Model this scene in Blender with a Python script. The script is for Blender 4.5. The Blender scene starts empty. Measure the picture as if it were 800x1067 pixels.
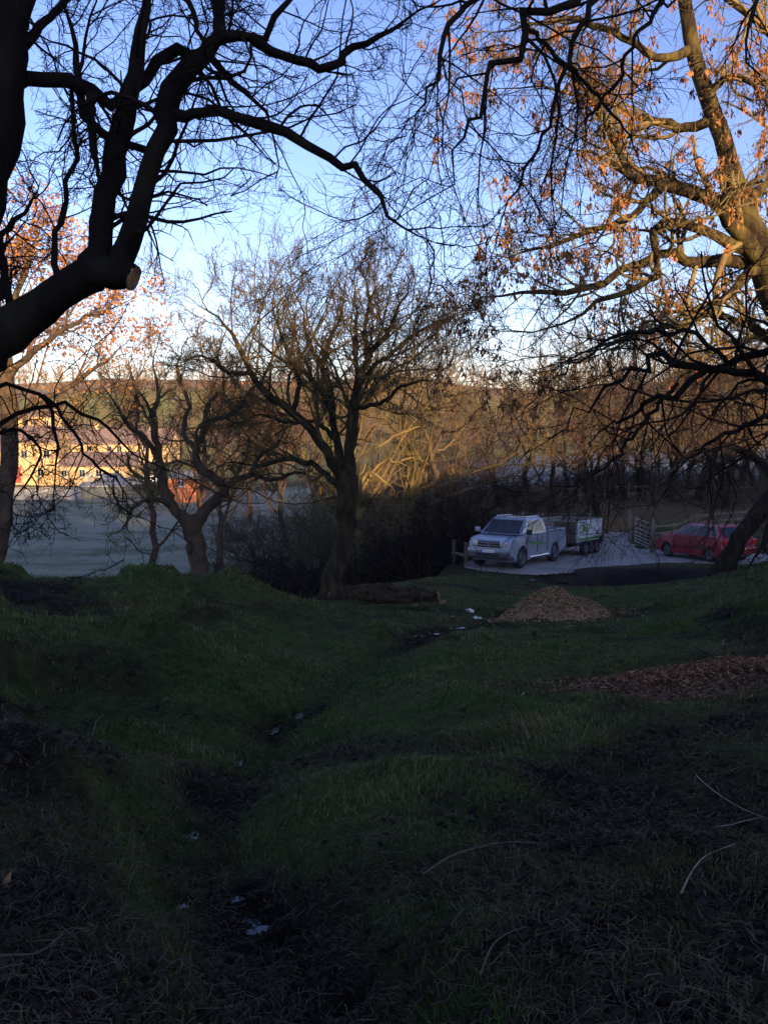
import bpy, bmesh, math
import numpy as np
from mathutils import Vector, Matrix

R = math.radians
scene = bpy.context.scene
COL = scene.collection

# ------------------------------------------------------------------ camera, sky, sun, exposure
EYE = 1.6
PITCH = R(4.7)
FPX = 888.0
cam_d = bpy.data.cameras.new('camera')
cam = bpy.data.objects.new('camera', cam_d)
COL.objects.link(cam)
cam_d.sensor_fit = 'VERTICAL'
cam_d.sensor_height = 36.0
cam_d.lens = 36.0 * FPX / 1067.0
cam_d.clip_start = 0.05
cam_d.clip_end = 6000
cam.location = (0, 0, EYE)
cam.rotation_euler = (R(90) - PITCH, 0, 0)
scene.camera = cam

SUN_EL = R(6.5)
SUN_AZ = R(25)      # to the right of straight behind the camera
world = bpy.data.worlds.new('World')
scene.world = world
world.use_nodes = True
wn = world.node_tree
bg = wn.nodes['Background']
sky = wn.nodes.new('ShaderNodeTexSky')
sky.sky_type = 'NISHITA'
sky.sun_disc = False
sky.sun_elevation = SUN_EL
sky.sun_rotation = math.pi - SUN_AZ
sky.air_density = 1.0
sky.dust_density = 0.25
sky.ozone_density = 2.6
tint = wn.nodes.new('ShaderNodeMix'); tint.data_type = 'RGBA'; tint.blend_type = 'MULTIPLY'; tint.inputs[0].default_value = 1
tint.inputs[7].default_value = (1.46, .96, 1.08, 1)      # camera white balance, same in every direction
gam = wn.nodes.new('ShaderNodeGamma'); gam.inputs[1].default_value = 1.38
wn.links.new(sky.outputs[0], gam.inputs[0])
wn.links.new(gam.outputs[0], tint.inputs[6]); wn.links.new(tint.outputs[2], bg.inputs[0])
bg.inputs[1].default_value = 0.13

sd = bpy.data.lights.new('sun', 'SUN')
sun = bpy.data.objects.new('sun', sd)
COL.objects.link(sun)
sd.energy = 5.0
sd.angle = R(0.5)
sd.color = (1.0, 0.66, 0.36)
to_sun = Vector((math.sin(SUN_AZ) * math.cos(SUN_EL), -math.cos(SUN_AZ) * math.cos(SUN_EL), math.sin(SUN_EL)))
sun.rotation_euler = to_sun.to_track_quat('Z', 'Y').to_euler()
scene.view_settings.view_transform = 'Standard'
scene.view_settings.look = 'None'
scene.view_settings.exposure = 1.15
scene.view_settings.gamma = 1.0
scene.view_settings.use_curve_mapping = False
scene.cycles.max_bounces = 5
scene.cycles.diffuse_bounces = 2
scene.cycles.glossy_bounces = 2

# ------------------------------------------------------------------ helpers
CF = np.array([0, math.cos(PITCH), -math.sin(PITCH)])
CU = np.array([0, math.sin(PITCH), math.cos(PITCH)])
CP = np.array([0, 0, EYE])


def at(x, y, d):
    """world point seen at pixel (x, y) of the 800x1067 photograph, d metres along the view axis"""
    return CP + d * CF + (x - 400) / FPX * d * np.array([1.0, 0, 0]) + (533.5 - y) / FPX * d * CU


def vnoise(x, y, seed=0):
    """smooth value noise, about -1..1"""
    x = np.asarray(x, float); y = np.asarray(y, float)
    xi = np.floor(x).astype(np.int64); yi = np.floor(y).astype(np.int64)
    fx = x - xi; fy = y - yi
    fx = fx * fx * (3 - 2 * fx); fy = fy * fy * (3 - 2 * fy)

    def h(a, b):
        n = (a * 374761393 + b * 668265263 + seed * 1442695041) & 0xffffffff
        n = ((n ^ (n >> 13)) * 1274126177) & 0xffffffff
        return ((n ^ (n >> 16)) & 0xffff) / 32767.5 - 1
    a = h(xi, yi); b = h(xi + 1, yi); c = h(xi, yi + 1); d = h(xi + 1, yi + 1)
    return (a * (1 - fx) + b * fx) * (1 - fy) + (c * (1 - fx) + d * fx) * fy


def fbm(x, y, seed=0, oct=4):
    s = 0; a = 1.0
    for i in range(oct):
        s = s + a * vnoise(np.asarray(x) * 2 ** i, np.asarray(y) * 2 ** i, seed + i * 17)
        a *= 0.5
    return s / 1.9


def sstep(a, b, x):
    t = np.clip((x - a) / (b - a), 0, 1)
    return t * t * (3 - 2 * t)


def np_mesh(name, V, F, mat, parent=None, smooth=False, color=None, cname='col', loc=None):
    """V (n,3) verts, F (m,k) faces with k = 3 or 4"""
    V = np.asarray(V, np.float32)
    Fs = F if isinstance(F, list) else [F]
    me = bpy.data.meshes.new(name)
    me.vertices.add(len(V))
    if loc is not None:
        V = V - np.asarray(loc, np.float32)
    me.vertices.foreach_set('co', V.ravel())
    nl = sum(f.size for f in Fs); npl = sum(len(f) for f in Fs)
    me.loops.add(nl)
    me.loops.foreach_set('vertex_index', np.concatenate([f.ravel() for f in Fs]).astype(np.int32))
    me.polygons.add(npl)
    tot = np.concatenate([np.full(len(f), f.shape[1]) for f in Fs])
    st = np.concatenate([[0], np.cumsum(tot)[:-1]])
    me.polygons.foreach_set('loop_start', st.astype(np.int32))
    me.polygons.foreach_set('loop_total', tot.astype(np.int32))
    if smooth:
        me.polygons.foreach_set('use_smooth', np.ones(npl, bool))
    me.update(calc_edges=True)
    if color is not None:
        at_ = me.attributes.new(cname, 'FLOAT_COLOR', 'POINT')
        c = np.ones((len(V), 4), np.float32); c[:, :3] = color
        at_.data.foreach_set('color', c.ravel())
    if mat: me.materials.append(mat)
    o = bpy.data.objects.new(name, me)
    COL.objects.link(o)
    if loc is not None and parent is None: o.location = tuple(float(v) for v in loc)
    if parent: o.parent = parent
    return o


def obj(name, bm, mat, parent=None, smooth=False):
    me = bpy.data.meshes.new(name)
    bmesh.ops.recalc_face_normals(bm, faces=bm.faces)
    if smooth:
        for f in bm.faces: f.smooth = True
    bm.to_mesh(me); bm.free()
    if isinstance(mat, (list, tuple)):
        for m in mat: me.materials.append(m)
    else:
        me.materials.append(mat)
    o = bpy.data.objects.new(name, me)
    COL.objects.link(o)
    if parent: o.parent = parent
    return o


def tag(o, label=None, cat=None, group=None, kind=None):
    if label: o['label'] = label
    if cat: o['category'] = cat
    if group: o['group'] = group
    if kind: o['kind'] = kind
    return o


def empty(name, loc, label, cat, group=None, rz=0.0):
    o = bpy.data.objects.new(name, None)
    COL.objects.link(o)
    o.location = tuple(float(v) for v in loc); o.rotation_euler = (0, 0, rz)
    o.empty_display_size = 0.2
    return tag(o, label, cat, group)


def copy_tree(o, parent=None):
    c = o.copy(); COL.objects.link(c); c.parent = parent
    for ch in list(o.children): copy_tree(ch, c)
    return c


def box(bm, x0, x1, y0, y1, z0, z1, bev=0.0, M=None):
    r = bmesh.ops.create_cube(bm, size=1)
    vs = r['verts']
    for v in vs:
        v.co = Vector(((x0 + x1) / 2 + v.co.x * (x1 - x0), (y0 + y1) / 2 + v.co.y * (y1 - y0), (z0 + z1) / 2 + v.co.z * (z1 - z0)))
    if bev:
        es = list({e for v in vs for e in v.link_edges})
        r2 = bmesh.ops.bevel(bm, geom=es, offset=bev, segments=2, affect='EDGES', profile=0.5)
        vs = list({v for v in r2['verts']} | {v for v in vs if v.is_valid})
    if M is not None:
        for v in vs: v.co = M @ v.co
    return vs


def bar(bm, a, b, r, k=8, r2=None):
    a = Vector(a); b = Vector(b)
    d = (b - a)
    q = d.to_track_quat('Z', 'Y').to_matrix().to_4x4()
    bmesh.ops.create_cone(bm, cap_ends=True, segments=k, radius1=r, radius2=r if r2 is None else r2, depth=d.length,
                          matrix=Matrix.Translation((a + b) / 2) @ q)


def ring(bm, c, r0, r1, w, k=24, ax='y'):
    """a lathe ring (tyre): outer r1, inner r0, width w, round shoulders"""
    prof = [(r0, -w * .42), (r0 + (r1 - r0) * .5, -w * .5), (r1 - .03, -w * .47), (r1, -w * .3), (r1, w * .3), (r1 - .03, w * .47), (r0 + (r1 - r0) * .5, w * .5), (r0, w * .42)]
    rows = []
    for i in range(k):
        a = 2 * math.pi * i / k
        rows.append([bm.verts.new((c[0] + r * math.cos(a), c[1] + y, c[2] + r * math.sin(a))) for r, y in prof])
    n = len(prof)
    for i in range(k):
        A = rows[i]; B = rows[(i + 1) % k]
        for j in range(n):
            bm.faces.new((A[j], A[(j + 1) % n], B[(j + 1) % n], B[j]))


# ------------------------------------------------------------------ materials
def nodes_of(name):
    m = bpy.data.materials.new(name); m.use_nodes = True
    nt = m.node_tree
    return m, nt, nt.nodes['Principled BSDF']


def mat(name, col, rough=0.8, var=0.25, scale=8.0, metallic=0.0, bump=0.0, spec=0.5, col2=None, lo=.35, hi=.65, coat=0.0, detail=6, bdist=.01, sz=1.0):
    """noise-varied principled material; col2 = patches of another colour the thing really has"""
    m, nt, b = nodes_of(name)
    tc = nt.nodes.new('ShaderNodeTexCoord')
    src = tc.outputs['Object']
    if sz != 1.0:
        mp = nt.nodes.new('ShaderNodeMapping'); mp.inputs['Scale'].default_value = (1, 1, sz)
        nt.links.new(src, mp.inputs[0]); src = mp.outputs[0]
    no = nt.nodes.new('ShaderNodeTexNoise')
    no.inputs['Scale'].default_value = scale; no.inputs['Detail'].default_value = detail
    nt.links.new(src, no.inputs['Vector'])
    cr = nt.nodes.new('ShaderNodeValToRGB')
    c2 = col2 if col2 else tuple(min(1, c * (1 + var)) for c in col)
    c1 = col if col2 else tuple(c * (1 - var) for c in col)
    cr.color_ramp.elements[0].position = lo; cr.color_ramp.elements[1].position = hi
    cr.color_ramp.elements[0].color = (*c1, 1); cr.color_ramp.elements[1].color = (*c2, 1)
    nt.links.new(no.outputs[0], cr.inputs[0]); nt.links.new(cr.outputs[0], b.inputs['Base Color'])
    b.inputs['Roughness'].default_value = rough
    b.inputs['Metallic'].default_value = metallic
    b.inputs['Specular IOR Level'].default_value = spec
    if coat: b.inputs['Coat Weight'].default_value = coat
    if bump:
        n2 = nt.nodes.new('ShaderNodeTexNoise'); n2.inputs['Scale'].default_value = scale * 2.5; n2.inputs['Detail'].default_value = 5
        nt.links.new(src, n2.inputs['Vector'])
        bp = nt.nodes.new('ShaderNodeBump'); bp.inputs['Strength'].default_value = bump; bp.inputs['Distance'].default_value = bdist
        nt.links.new(n2.outputs[0], bp.inputs['Height']); nt.links.new(bp.outputs[0], b.inputs['Normal'])
    return m


def attr_mat(name, rough=0.95, scale=6.0, bump=0.5, bdist=.05, amp=0.5, spec=.04):
    m, nt, b = nodes_of(name)
    at_ = nt.nodes.new('ShaderNodeAttribute'); at_.attribute_name = 'col'
    tc = nt.nodes.new('ShaderNodeTexCoord')
    no = nt.nodes.new('ShaderNodeTexNoise'); no.inputs['Scale'].default_value = scale; no.inputs['Detail'].default_value = 8
    no.inputs['Roughness'].default_value = .65
    nt.links.new(tc.outputs['Object'], no.inputs['Vector'])
    mr = nt.nodes.new('ShaderNodeMapRange')
    mr.inputs[1].default_value = .3; mr.inputs[2].default_value = .7
    mr.inputs[3].default_value = 1 - amp; mr.inputs[4].default_value = 1 + amp
    nt.links.new(no.outputs[0], mr.inputs[0])
    mx = nt.nodes.new('ShaderNodeMix'); mx.data_type = 'RGBA'; mx.blend_type = 'MULTIPLY'; mx.inputs[0].default_value = 1
    nt.links.new(at_.outputs['Color'], mx.inputs[6]); nt.links.new(mr.outputs[0], mx.inputs[7])
    nt.links.new(mx.outputs[2], b.inputs['Base Color'])
    b.inputs['Roughness'].default_value = rough; b.inputs['Specular IOR Level'].default_value = spec
    if bump:
        bp = nt.nodes.new('ShaderNodeBump'); bp.inputs['Strength'].default_value = bump; bp.inputs['Distance'].default_value = bdist
        nt.links.new(no.outputs[0], bp.inputs['Height']); nt.links.new(bp.outputs[0], b.inputs['Normal'])
    return m


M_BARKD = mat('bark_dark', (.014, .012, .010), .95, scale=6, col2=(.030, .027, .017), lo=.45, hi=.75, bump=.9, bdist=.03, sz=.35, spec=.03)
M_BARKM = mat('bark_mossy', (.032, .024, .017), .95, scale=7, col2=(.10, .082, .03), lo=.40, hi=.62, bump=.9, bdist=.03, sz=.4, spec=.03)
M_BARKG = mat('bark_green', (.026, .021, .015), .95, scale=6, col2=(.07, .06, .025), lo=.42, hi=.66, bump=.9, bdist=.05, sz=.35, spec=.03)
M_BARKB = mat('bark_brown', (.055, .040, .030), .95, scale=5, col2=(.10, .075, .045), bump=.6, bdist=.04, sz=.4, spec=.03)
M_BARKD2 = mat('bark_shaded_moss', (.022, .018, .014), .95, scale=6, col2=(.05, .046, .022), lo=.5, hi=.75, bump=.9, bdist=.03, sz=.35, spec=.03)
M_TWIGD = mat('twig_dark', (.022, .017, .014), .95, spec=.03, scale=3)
M_TWIGL = mat('twig_tan', (.17, .12, .06), .9, spec=.03, scale=2, col2=(.25, .20, .075))
M_TWIGG = mat('twig_grey_brown', (.085, .065, .038), .95, spec=.03, scale=1, col2=(.12, .10, .045))
M_TWIGW = mat('twig_wood_brown', (.075, .05, .034), .95, spec=.03, scale=.5, col2=(.10, .075, .04))
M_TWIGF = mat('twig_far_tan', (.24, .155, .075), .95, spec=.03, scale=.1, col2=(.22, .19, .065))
M_TWIGB = mat('twig_brown', (.12, .085, .045), .95, spec=.03, scale=.4, col2=(.15, .12, .05))
M_TWIGR = mat('twig_russet', (.15, .085, .055), .95, spec=.03, scale=.4, col2=(.12, .085, .05))
M_TWIGR2 = mat('twig_dull_red', (.085, .045, .035), .95, spec=.03, scale=.5, col2=(.09, .06, .04))
M_IVY = mat('ivy_leaf', (.07, .08, .02), .7, scale=3, col2=(.16, .14, .04))
M_LEAFO = mat('leaf_orange', (.36, .155, .03), .7, scale=5, col2=(.20, .075, .022), var=.3)
M_LEAFR = mat('leaf_russet', (.30, .155, .04), .7, scale=1.5, col2=(.38, .15, .045))
M_CUT = mat('cut_wood', (.36, .20, .09), .9, spec=.1, scale=22, col2=(.16, .09, .045), bump=.6)


# ------------------------------------------------------------------ terrain
def P(x, y, d): return tuple(at(x, y, d))


CTRL = [(0, 0, 0), (-3, 0, .25), (4, 0, .2), (0, -4, .3), (-8, -3, .9), (8, -3, .9),
        # centre column
        P(400, 1067, 2.55), P(400, 1000, 3.0), P(400, 900, 3.9), P(420, 800, 5.4), P(430, 720, 8.2), P(520, 720, 8.2),
        P(450, 680, 10.8), P(400, 660, 12.8), P(520, 655, 14.2), P(420, 636, 17.5), P(560, 640, 16.6), P(640, 640, 16.5), P(700, 655, 13.5),
        P(410, 615, 22), P(345, 629, 21.5), P(470, 604, 24), P(530, 612, 23.5), P(520, 603, 27),
        # right
        P(800, 1067, 2.5), P(720, 900, 3.7), P(790, 800, 5.0), P(700, 735, 7.9), P(640, 800, 5.4), P(700, 700, 9.4),
        P(800, 700, 8.6), P(860, 720, 7), P(800, 640, 12), P(850, 620, 12), P(770, 610, 18), P(830, 600, 16), P(740, 600, 23), P(800, 585, 24), P(900, 560, 24),
        P(700, 622, 19.5), P(640, 617, 23), P(640, 612.5, 25.5), P(590, 612.5, 25.5), P(690, 610.5, 25.5), P(740, 604, 25),
        # left bank, crest of the mound and the ditch between
        P(100, 1067, 2.4), P(60, 950, 3.1), P(0, 850, 3.9), P(100, 800, 5.0), P(0, 740, 5.6), P(-100, 700, 5.6), 
        P(100, 646, 9.2), P(20, 646, 8.9), P(180, 653, 9.9), P(-60, 650, 8.8), P(100, 662, 11.0), P(0, 655, 10.8), P(180, 655, 11.4), P(100, 636, 12.4), P(250, 680, 11.0), P(200, 642, 13.0), P(120, 768, 7.0), P(40, 775, 6.7), P(190, 775, 7.1), P(120, 715, 8.2), P(30, 715, 7.9),
        P(0, 607, 13.2), P(60, 606, 13.8), P(120, 603, 14.3), P(190, 600, 15), P(240, 606, 16), P(280, 622, 17.5), P(310, 640, 17.5), P(-120, 600, 13), P(300, 625, 21),
        P(330, 690, 11),
        # gully line
        P(300, 752, 8.6), P(250, 795, 6.8), P(197, 868, 4.9), P(262, 960, 3.6), P(340, 1067, 2.75), P(380, 695, 11.2), P(480, 650, 15.3),
        # drop behind the mound into the hollow
        (-8, 19, -2.9), (-5, 22.5, -3.6), (-12, 26, -4.6), (-3.5, 27, -3.9), (0, 30, -4.2), (-2, 34, -5.6), (-8, 36, -6.2), (-20, 30, -5.6), (-30, 22, -4.2), (-20, 12, -1.4),
        (-4, 45, -7.0), (3, 42, -5.4), (-15, 50, -7.3), (-35, 50, -7.4), (-50, 35, -6), (1.5, 27, -2.75), (-.8, 24.5, -2.6),
        # car park level
        (3, 29, -2.8), (5, 28, -2.8), (8, 28.6, -2.8), (10.5, 29.6, -2.8), (6, 33, -2.8), (12, 32, -2.8), (12, 36, -2.8), (8, 40, -2.8), (4, 36, -2.9), (14, 30, -2.7), (17, 28, -2.0), (11, 44, -2.8), (18, 36, -2.7), (5, 42, -3.3),
        # beyond
        (12, 52, -2.75), (25, 52, -2.6), (14, 62, -2.5), (35, 62, -2.3), (0, 60, -5.2), (0, 90, -4.6), (20, 90, -2.2), (50, 90, -1.9), (60, 120, -1.5), (20, 125, -2.0), (0, 130, -4.0),
        (-40, 80, -7.4), (-20, 100, -7.3), (-60, 110, -7.4), (-30, 130, -7.4), (-60, 152, -7.2), (-90, 152, -7.2), (-25, 155, -6.6), (-110, 110, -7), (-120, 60, -6), (-60, 15, -3), (60, 30, 1), (60, 10, 2.5), (90, 60, 1),
        (-70, 185, -4), (-20, 190, -3), (40, 190, 1), (-60, 250, 7), (20, 250, 7), (120, 250, 8), (-150, 250, 8), (-200, 180, 4), (150, 150, 4), (200, 200, 8),
        (-100, 380, 26), (40, 380, 24), (200, 380, 26), (-250, 380, 28), (0, 480, 39), (-150, 480, 36), (200, 480, 40), (-400, 480, 42), (450, 480, 44),
        (0, 620, 44), (-400, 650, 46), (400, 650, 48), (0, 1200, 40), (-900, 900, 45), (900, 900, 45), (-900, 100, 20), (900, 100, 25), (-500, 200, 15), (500, 200, 20)]
CT = np.array(CTRL, float)
_ux = np.array([math.cos(SUN_AZ), math.sin(SUN_AZ)])
_sx = np.array([-math.sin(SUN_AZ), math.cos(SUN_AZ)])


def _warp(x, y):
    r = np.sqrt(x * x + y * y) + 1e-6
    k = 12 * np.log1p(r / 12) / r
    return x * k, y * k


_wx, _wy = _warp(CT[:, 0], CT[:, 1])
_D = np.sqrt((_wx[:, None] - _wx[None]) ** 2 + (_wy[:, None] - _wy[None]) ** 2 + .05 ** 2)
_A = np.zeros((len(CT) + 3, len(CT) + 3))
_A[:len(CT), :len(CT)] = _D + np.eye(len(CT)) * 0.01
_A[:len(CT), len(CT):] = np.stack([np.ones(len(CT)), _wx, _wy], 1)
_A[len(CT):, :len(CT)] = _A[:len(CT), len(CT):].T
_W = np.linalg.solve(_A, np.concatenate([CT[:, 2], np.zeros(3)]))
PITC = at(652, 600, 27.3)
PUD = []


def H(x, y, detail=True):
    x = np.atleast_1d(np.asarray(x, float)); y = np.atleast_1d(np.asarray(y, float))
    shp = x.shape; x = x.ravel(); y = y.ravel()
    out = np.empty(len(x))
    for i in range(0, len(x), 40000):
        xs = x[i:i + 40000]; ys = y[i:i + 40000]
        wx, wy = _warp(xs, ys)
        D = np.sqrt((wx[:, None] - _wx[None]) ** 2 + (wy[:, None] - _wy[None]) ** 2 + .05 ** 2)
        out[i:i + 40000] = D @ _W[:len(CT)] + _W[-3] + _W[-2] * wx + _W[-1] * wy
    r = np.sqrt(x * x + y * y)
    # unseen rise behind the viewer, crest heights shaped to place the low sun's shade
    u = x * _ux[0] + y * _ux[1]; s = x * _sx[0] + y * _sx[1]
    back = sstep(-2, -10, s)
    S0 = np.interp(u, [-60, -5, 3.5, 6, 8.6, 10.4, 12, 16, 26, 45, 80], [4.6, 4.2, 4.3, 3.9, 3.6, 2.2, 1.3, 1.2, 3.0, 4.0, 6.0])
    ridge = EYE + S0 + 50 * math.tan(SUN_EL)
    out = out * (1 - back) + back * (ridge * np.exp(-((s + 50) / 26.0) ** 2) + fbm(x * .08, y * .08, 3) * .25)
    # flat car park
    cp = carpark_w(x, y)
    out = out * (1 - cp) + CPZ(y) * cp
    # muddy pit below its near edge
    ca, sa = math.cos(.10), math.sin(.10)
    dx = (x - PITC[0]) * ca + (y - PITC[1]) * sa; dy = -(x - PITC[0]) * sa + (y - PITC[1]) * ca
    w = np.exp(-(np.abs(dx) / 2.4) ** 4 - (np.abs(dy - .5) / 1.3) ** 4)
    out = out * (1 - w) + np.minimum(out, -3.42) * w
    if detail:
        n = fbm(x * .9, y * .9, 5, 5) * .075 + fbm(x * .35, y * .35, 9, 3) * .10 + np.abs(fbm(x * 2.6, y * 2.6, 15, 3)) * .05
        n *= sstep(45, 20, r) * (1 - cp)
        n += fbm(x * .03, y * .03, 12, 4) * 1.6 * sstep(150, 300, r) + fbm(x * .009, y * .009, 14, 3) * 5 * sstep(300, 460, r)
        ts = sstep(.15, .65, vnoise(x * 1.5, y * 1.5, 55)) * sstep(2, 4, y) * sstep(22, 16, y)
        n = n + ts * (.05 + .13 * sstep(-.3, -2.5, x) + .06 * sstep(2.5, 4, x))
        lump = fbm(x * 1.3, y * 1.0, 21, 3) * .10 * sstep(1.5, -3, x) * sstep(3, 6, y) * sstep(20, 15, y)
        out = out + n + lump
    if detail: out = out - .20 * np.exp(-(line_dist(x, y, GULLY) / .42) ** 2) * (r < 20)
    for (qx, qy, rx, ry, rel) in PUD:
        k = (np.abs(x - qx) < 3 * rx + .3) & (np.abs(y - qy) < 3 * ry + .3)
        if k.any():
            w = np.exp(-(np.hypot((x[k] - qx) / (rx * 1.5), (y[k] - qy) / (ry * 1.5))) ** 4)
            out[k] = out[k] * (1 - w) + (rel - .05) * w
    return out.reshape(shp)


# outline of the stone car park (near edge, then round)
CPO = [P(480, 588, 30.0)[:2], P(496, 593, 29.2)[:2], P(530, 595.5, 28.6)[:2], P(570, 594, 28.9)[:2], P(600, 591, 29.5)[:2], P(640, 587, 30.4)[:2], P(690, 580.5, 31.6)[:2],
       (14.5, 30.6), (16.5, 32), (15.5, 36), (13.2, 36.6), (11.4, 37.6), (12.2, 42), (13.8, 47), (9.2, 47.5), (7.2, 44.5), (5.4, 41), (4.6, 37.5), (4, 34), (2.9, 31.5)]
CPO = np.array(CPO)


def poly_dist(x, y, poly):
    """signed distance, negative inside"""
    x = np.asarray(x); y = np.asarray(y)
    inside = np.zeros(x.shape, bool); dm = np.full(x.shape, 1e9)
    n = len(poly)
    for i in range(n):
        x0, y0 = poly[i]; x1, y1 = poly[(i + 1) % n]
        ex, ey = x1 - x0, y1 - y0
        t = np.clip(((x - x0) * ex + (y - y0) * ey) / (ex * ex + ey * ey), 0, 1)
        dm = np.minimum(dm, np.hypot(x - x0 - t * ex, y - y0 - t * ey))
        c = ((y0 > y) != (y1 > y)) & (x < (x1 - x0) * (y - y0) / (y1 - y0 + 1e-12) + x0)
        inside ^= c
    return np.where(inside, -dm, dm)


def CPZ(y): return -2.8 - .042 * np.clip(np.asarray(y, float) - 29.6, 0, 14)


def carpark_w(x, y):
    w = np.zeros(x.shape)
    k = (np.abs(x - 9) < 12) & (np.abs(y - 38) < 16)
    if k.any():
        w[k] = sstep(1.2, .25, poly_dist(x[k], y[k], CPO))
    return w


def pile_w(x, y, cx, cy, r): return np.exp(-(((x - cx) / r) ** 2 + ((y - cy) / r) ** 2))


GULLY = np.array([P(520, 640, 17)[:2], P(470, 650, 15.3)[:2], P(380, 695, 11.2)[:2], P(300, 752, 8.6)[:2], P(250, 795, 6.8)[:2], P(197, 868, 4.9)[:2], P(262, 960, 3.6)[:2], P(340, 1067, 2.75)[:2], P(360, 1200, 2.2)[:2]])


def line_dist(x, y, L):
    dm = np.full(np.shape(x), 1e9)
    for i in range(len(L) - 1):
        x0, y0 = L[i]; x1, y1 = L[i + 1]; ex, ey = x1 - x0, y1 - y0
        t = np.clip(((x - x0) * ex + (y - y0) * ey) / (ex * ex + ey * ey), 0, 1)
        dm = np.minimum(dm, np.hypot(x - x0 - t * ex, y - y0 - t * ey))
    return dm


def mud_and_shade(x, y):
    """trodden or bare turf, plus shade painted as mud on foreground and banks: 0 grass, 1 dark soil colour"""
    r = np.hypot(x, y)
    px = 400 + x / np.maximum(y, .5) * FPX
    m = .55 * sstep(8.5, 4.5, r) + .25 * sstep(480, 760, px) * sstep(20, 10, r) * sstep(3, 6, r)  # first term paints the foreground shade into the turf colour
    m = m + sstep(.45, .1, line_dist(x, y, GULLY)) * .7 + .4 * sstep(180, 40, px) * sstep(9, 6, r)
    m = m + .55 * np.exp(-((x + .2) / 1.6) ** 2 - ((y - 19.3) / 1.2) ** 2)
    m = m + .45 * np.exp(-(np.abs(x + 2.9) / 1.7) ** 4 - (np.abs(y - 7.9 - .12 * (x + 2.5)) / .75) ** 4)  # shaded bank face, painted as darker soil
    m = m + .4 * np.exp(-(np.abs(x + 4.2) / 2.3) ** 4 - (np.abs(y - 12.3) / .8) ** 4)  # shade in the ditch, likewise put into the colour
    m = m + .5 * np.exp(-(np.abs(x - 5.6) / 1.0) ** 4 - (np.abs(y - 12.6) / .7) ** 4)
    m = m - .6 * np.exp(-(np.abs(x + 2.8) / 2.2) ** 4 - (np.abs(y - 9.9) / .6) ** 4)  # crest kept greener, painting the skylight it catches
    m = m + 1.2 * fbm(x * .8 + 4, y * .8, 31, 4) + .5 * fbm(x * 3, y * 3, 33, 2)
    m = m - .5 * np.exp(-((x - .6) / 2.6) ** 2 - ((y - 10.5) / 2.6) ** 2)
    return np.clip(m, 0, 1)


def ground_color(x, y):
    r = np.hypot(x, y)
    n1 = fbm(x * .5, y * .5, 41); n2 = fbm(x * 2.5, y * 2.5, 43)
    def mix(a, b, w): return a * (1 - w[..., None]) + np.array(b) * w[..., None]
    c = np.zeros(x.shape + (3,)) + np.array((.045, .062, .016))
    c = mix(c, (.075, .065, .03), np.clip(.35 + .8 * n1 + .3 * n2, 0, 1) * .6)
    c = mix(c, (.015, .012, .009), mud_and_shade(x, y) * sstep(40, 25, r))
    # pit and its bank: black soil
    ca, sa = math.cos(.10), math.sin(.10)
    dx = (x - PITC[0]) * ca + (y - PITC[1]) * sa; dy = -(x - PITC[0]) * sa + (y - PITC[1] + .0) * ca
    w = np.exp(-(np.abs(dx - .2) / 3.6) ** 4 - (np.abs(dy - .7) / 1.9) ** 4)
    c = mix(c, (.018, .014, .012), np.clip(w * 1.3 + n2 * .25 * (w > .1), 0, 1))
    c = mix(c, (.05, .04, .03), np.clip(sstep(1.5, .0, poly_dist(x, y, CPO)) * (.5 + n2), 0, .8) * (r < 60))
    # hollow behind the tree: leaf litter
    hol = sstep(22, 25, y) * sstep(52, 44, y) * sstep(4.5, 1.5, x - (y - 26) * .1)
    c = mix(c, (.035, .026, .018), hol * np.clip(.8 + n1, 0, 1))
    # frosted pasture
    fr = sstep(44, 52, y + n1 * 2) * sstep(148, 140, y) * sstep(8, 0, x - y * .02)
    c = mix(c, (.28, .28, .19), fr * np.clip(.62 + .4 * n1 + .7 * fbm(x * .10, y * .35, 77, 5) + .35 * fbm(x * .6, y * 1.2, 79, 3) + .25 * sstep(50, 90, y), 0.08, 1))
    fr2 = sstep(84, 88, y + n1 * 2) * sstep(160, 150, y) * sstep(4, 12, x)
    c = mix(c, (.25, .27, .25), fr2 * np.clip(.8 + .3 * n1, 0, 1))
    # brown banks and rough grass between car park and right-hand pasture
    br = sstep(42, 46, y) * sstep(88, 84, y) * sstep(0, 6, x)
    c = mix(c, (.13, .085, .045), br * np.clip(.8 + .4 * n1, 0, 1))
    # far hillside: pasture squares and bracken
    far = sstep(150, 165, y)
    q = fbm(x * .012, y * .02, 51, 3)
    c = mix(c, (.32, .23, .10), far)
    c = mix(c, (.24, .27, .06), far * sstep(-.12, .05, q + .1 * n1) * sstep(230, 260, y) * sstep(460, 420, y))
    c = mix(c, (.15, .19, .05), far * sstep(240, 200, y) * .6)
    c = mix(c, (.26, .16, .08), far * sstep(400, 450, y))
    return c


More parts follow.
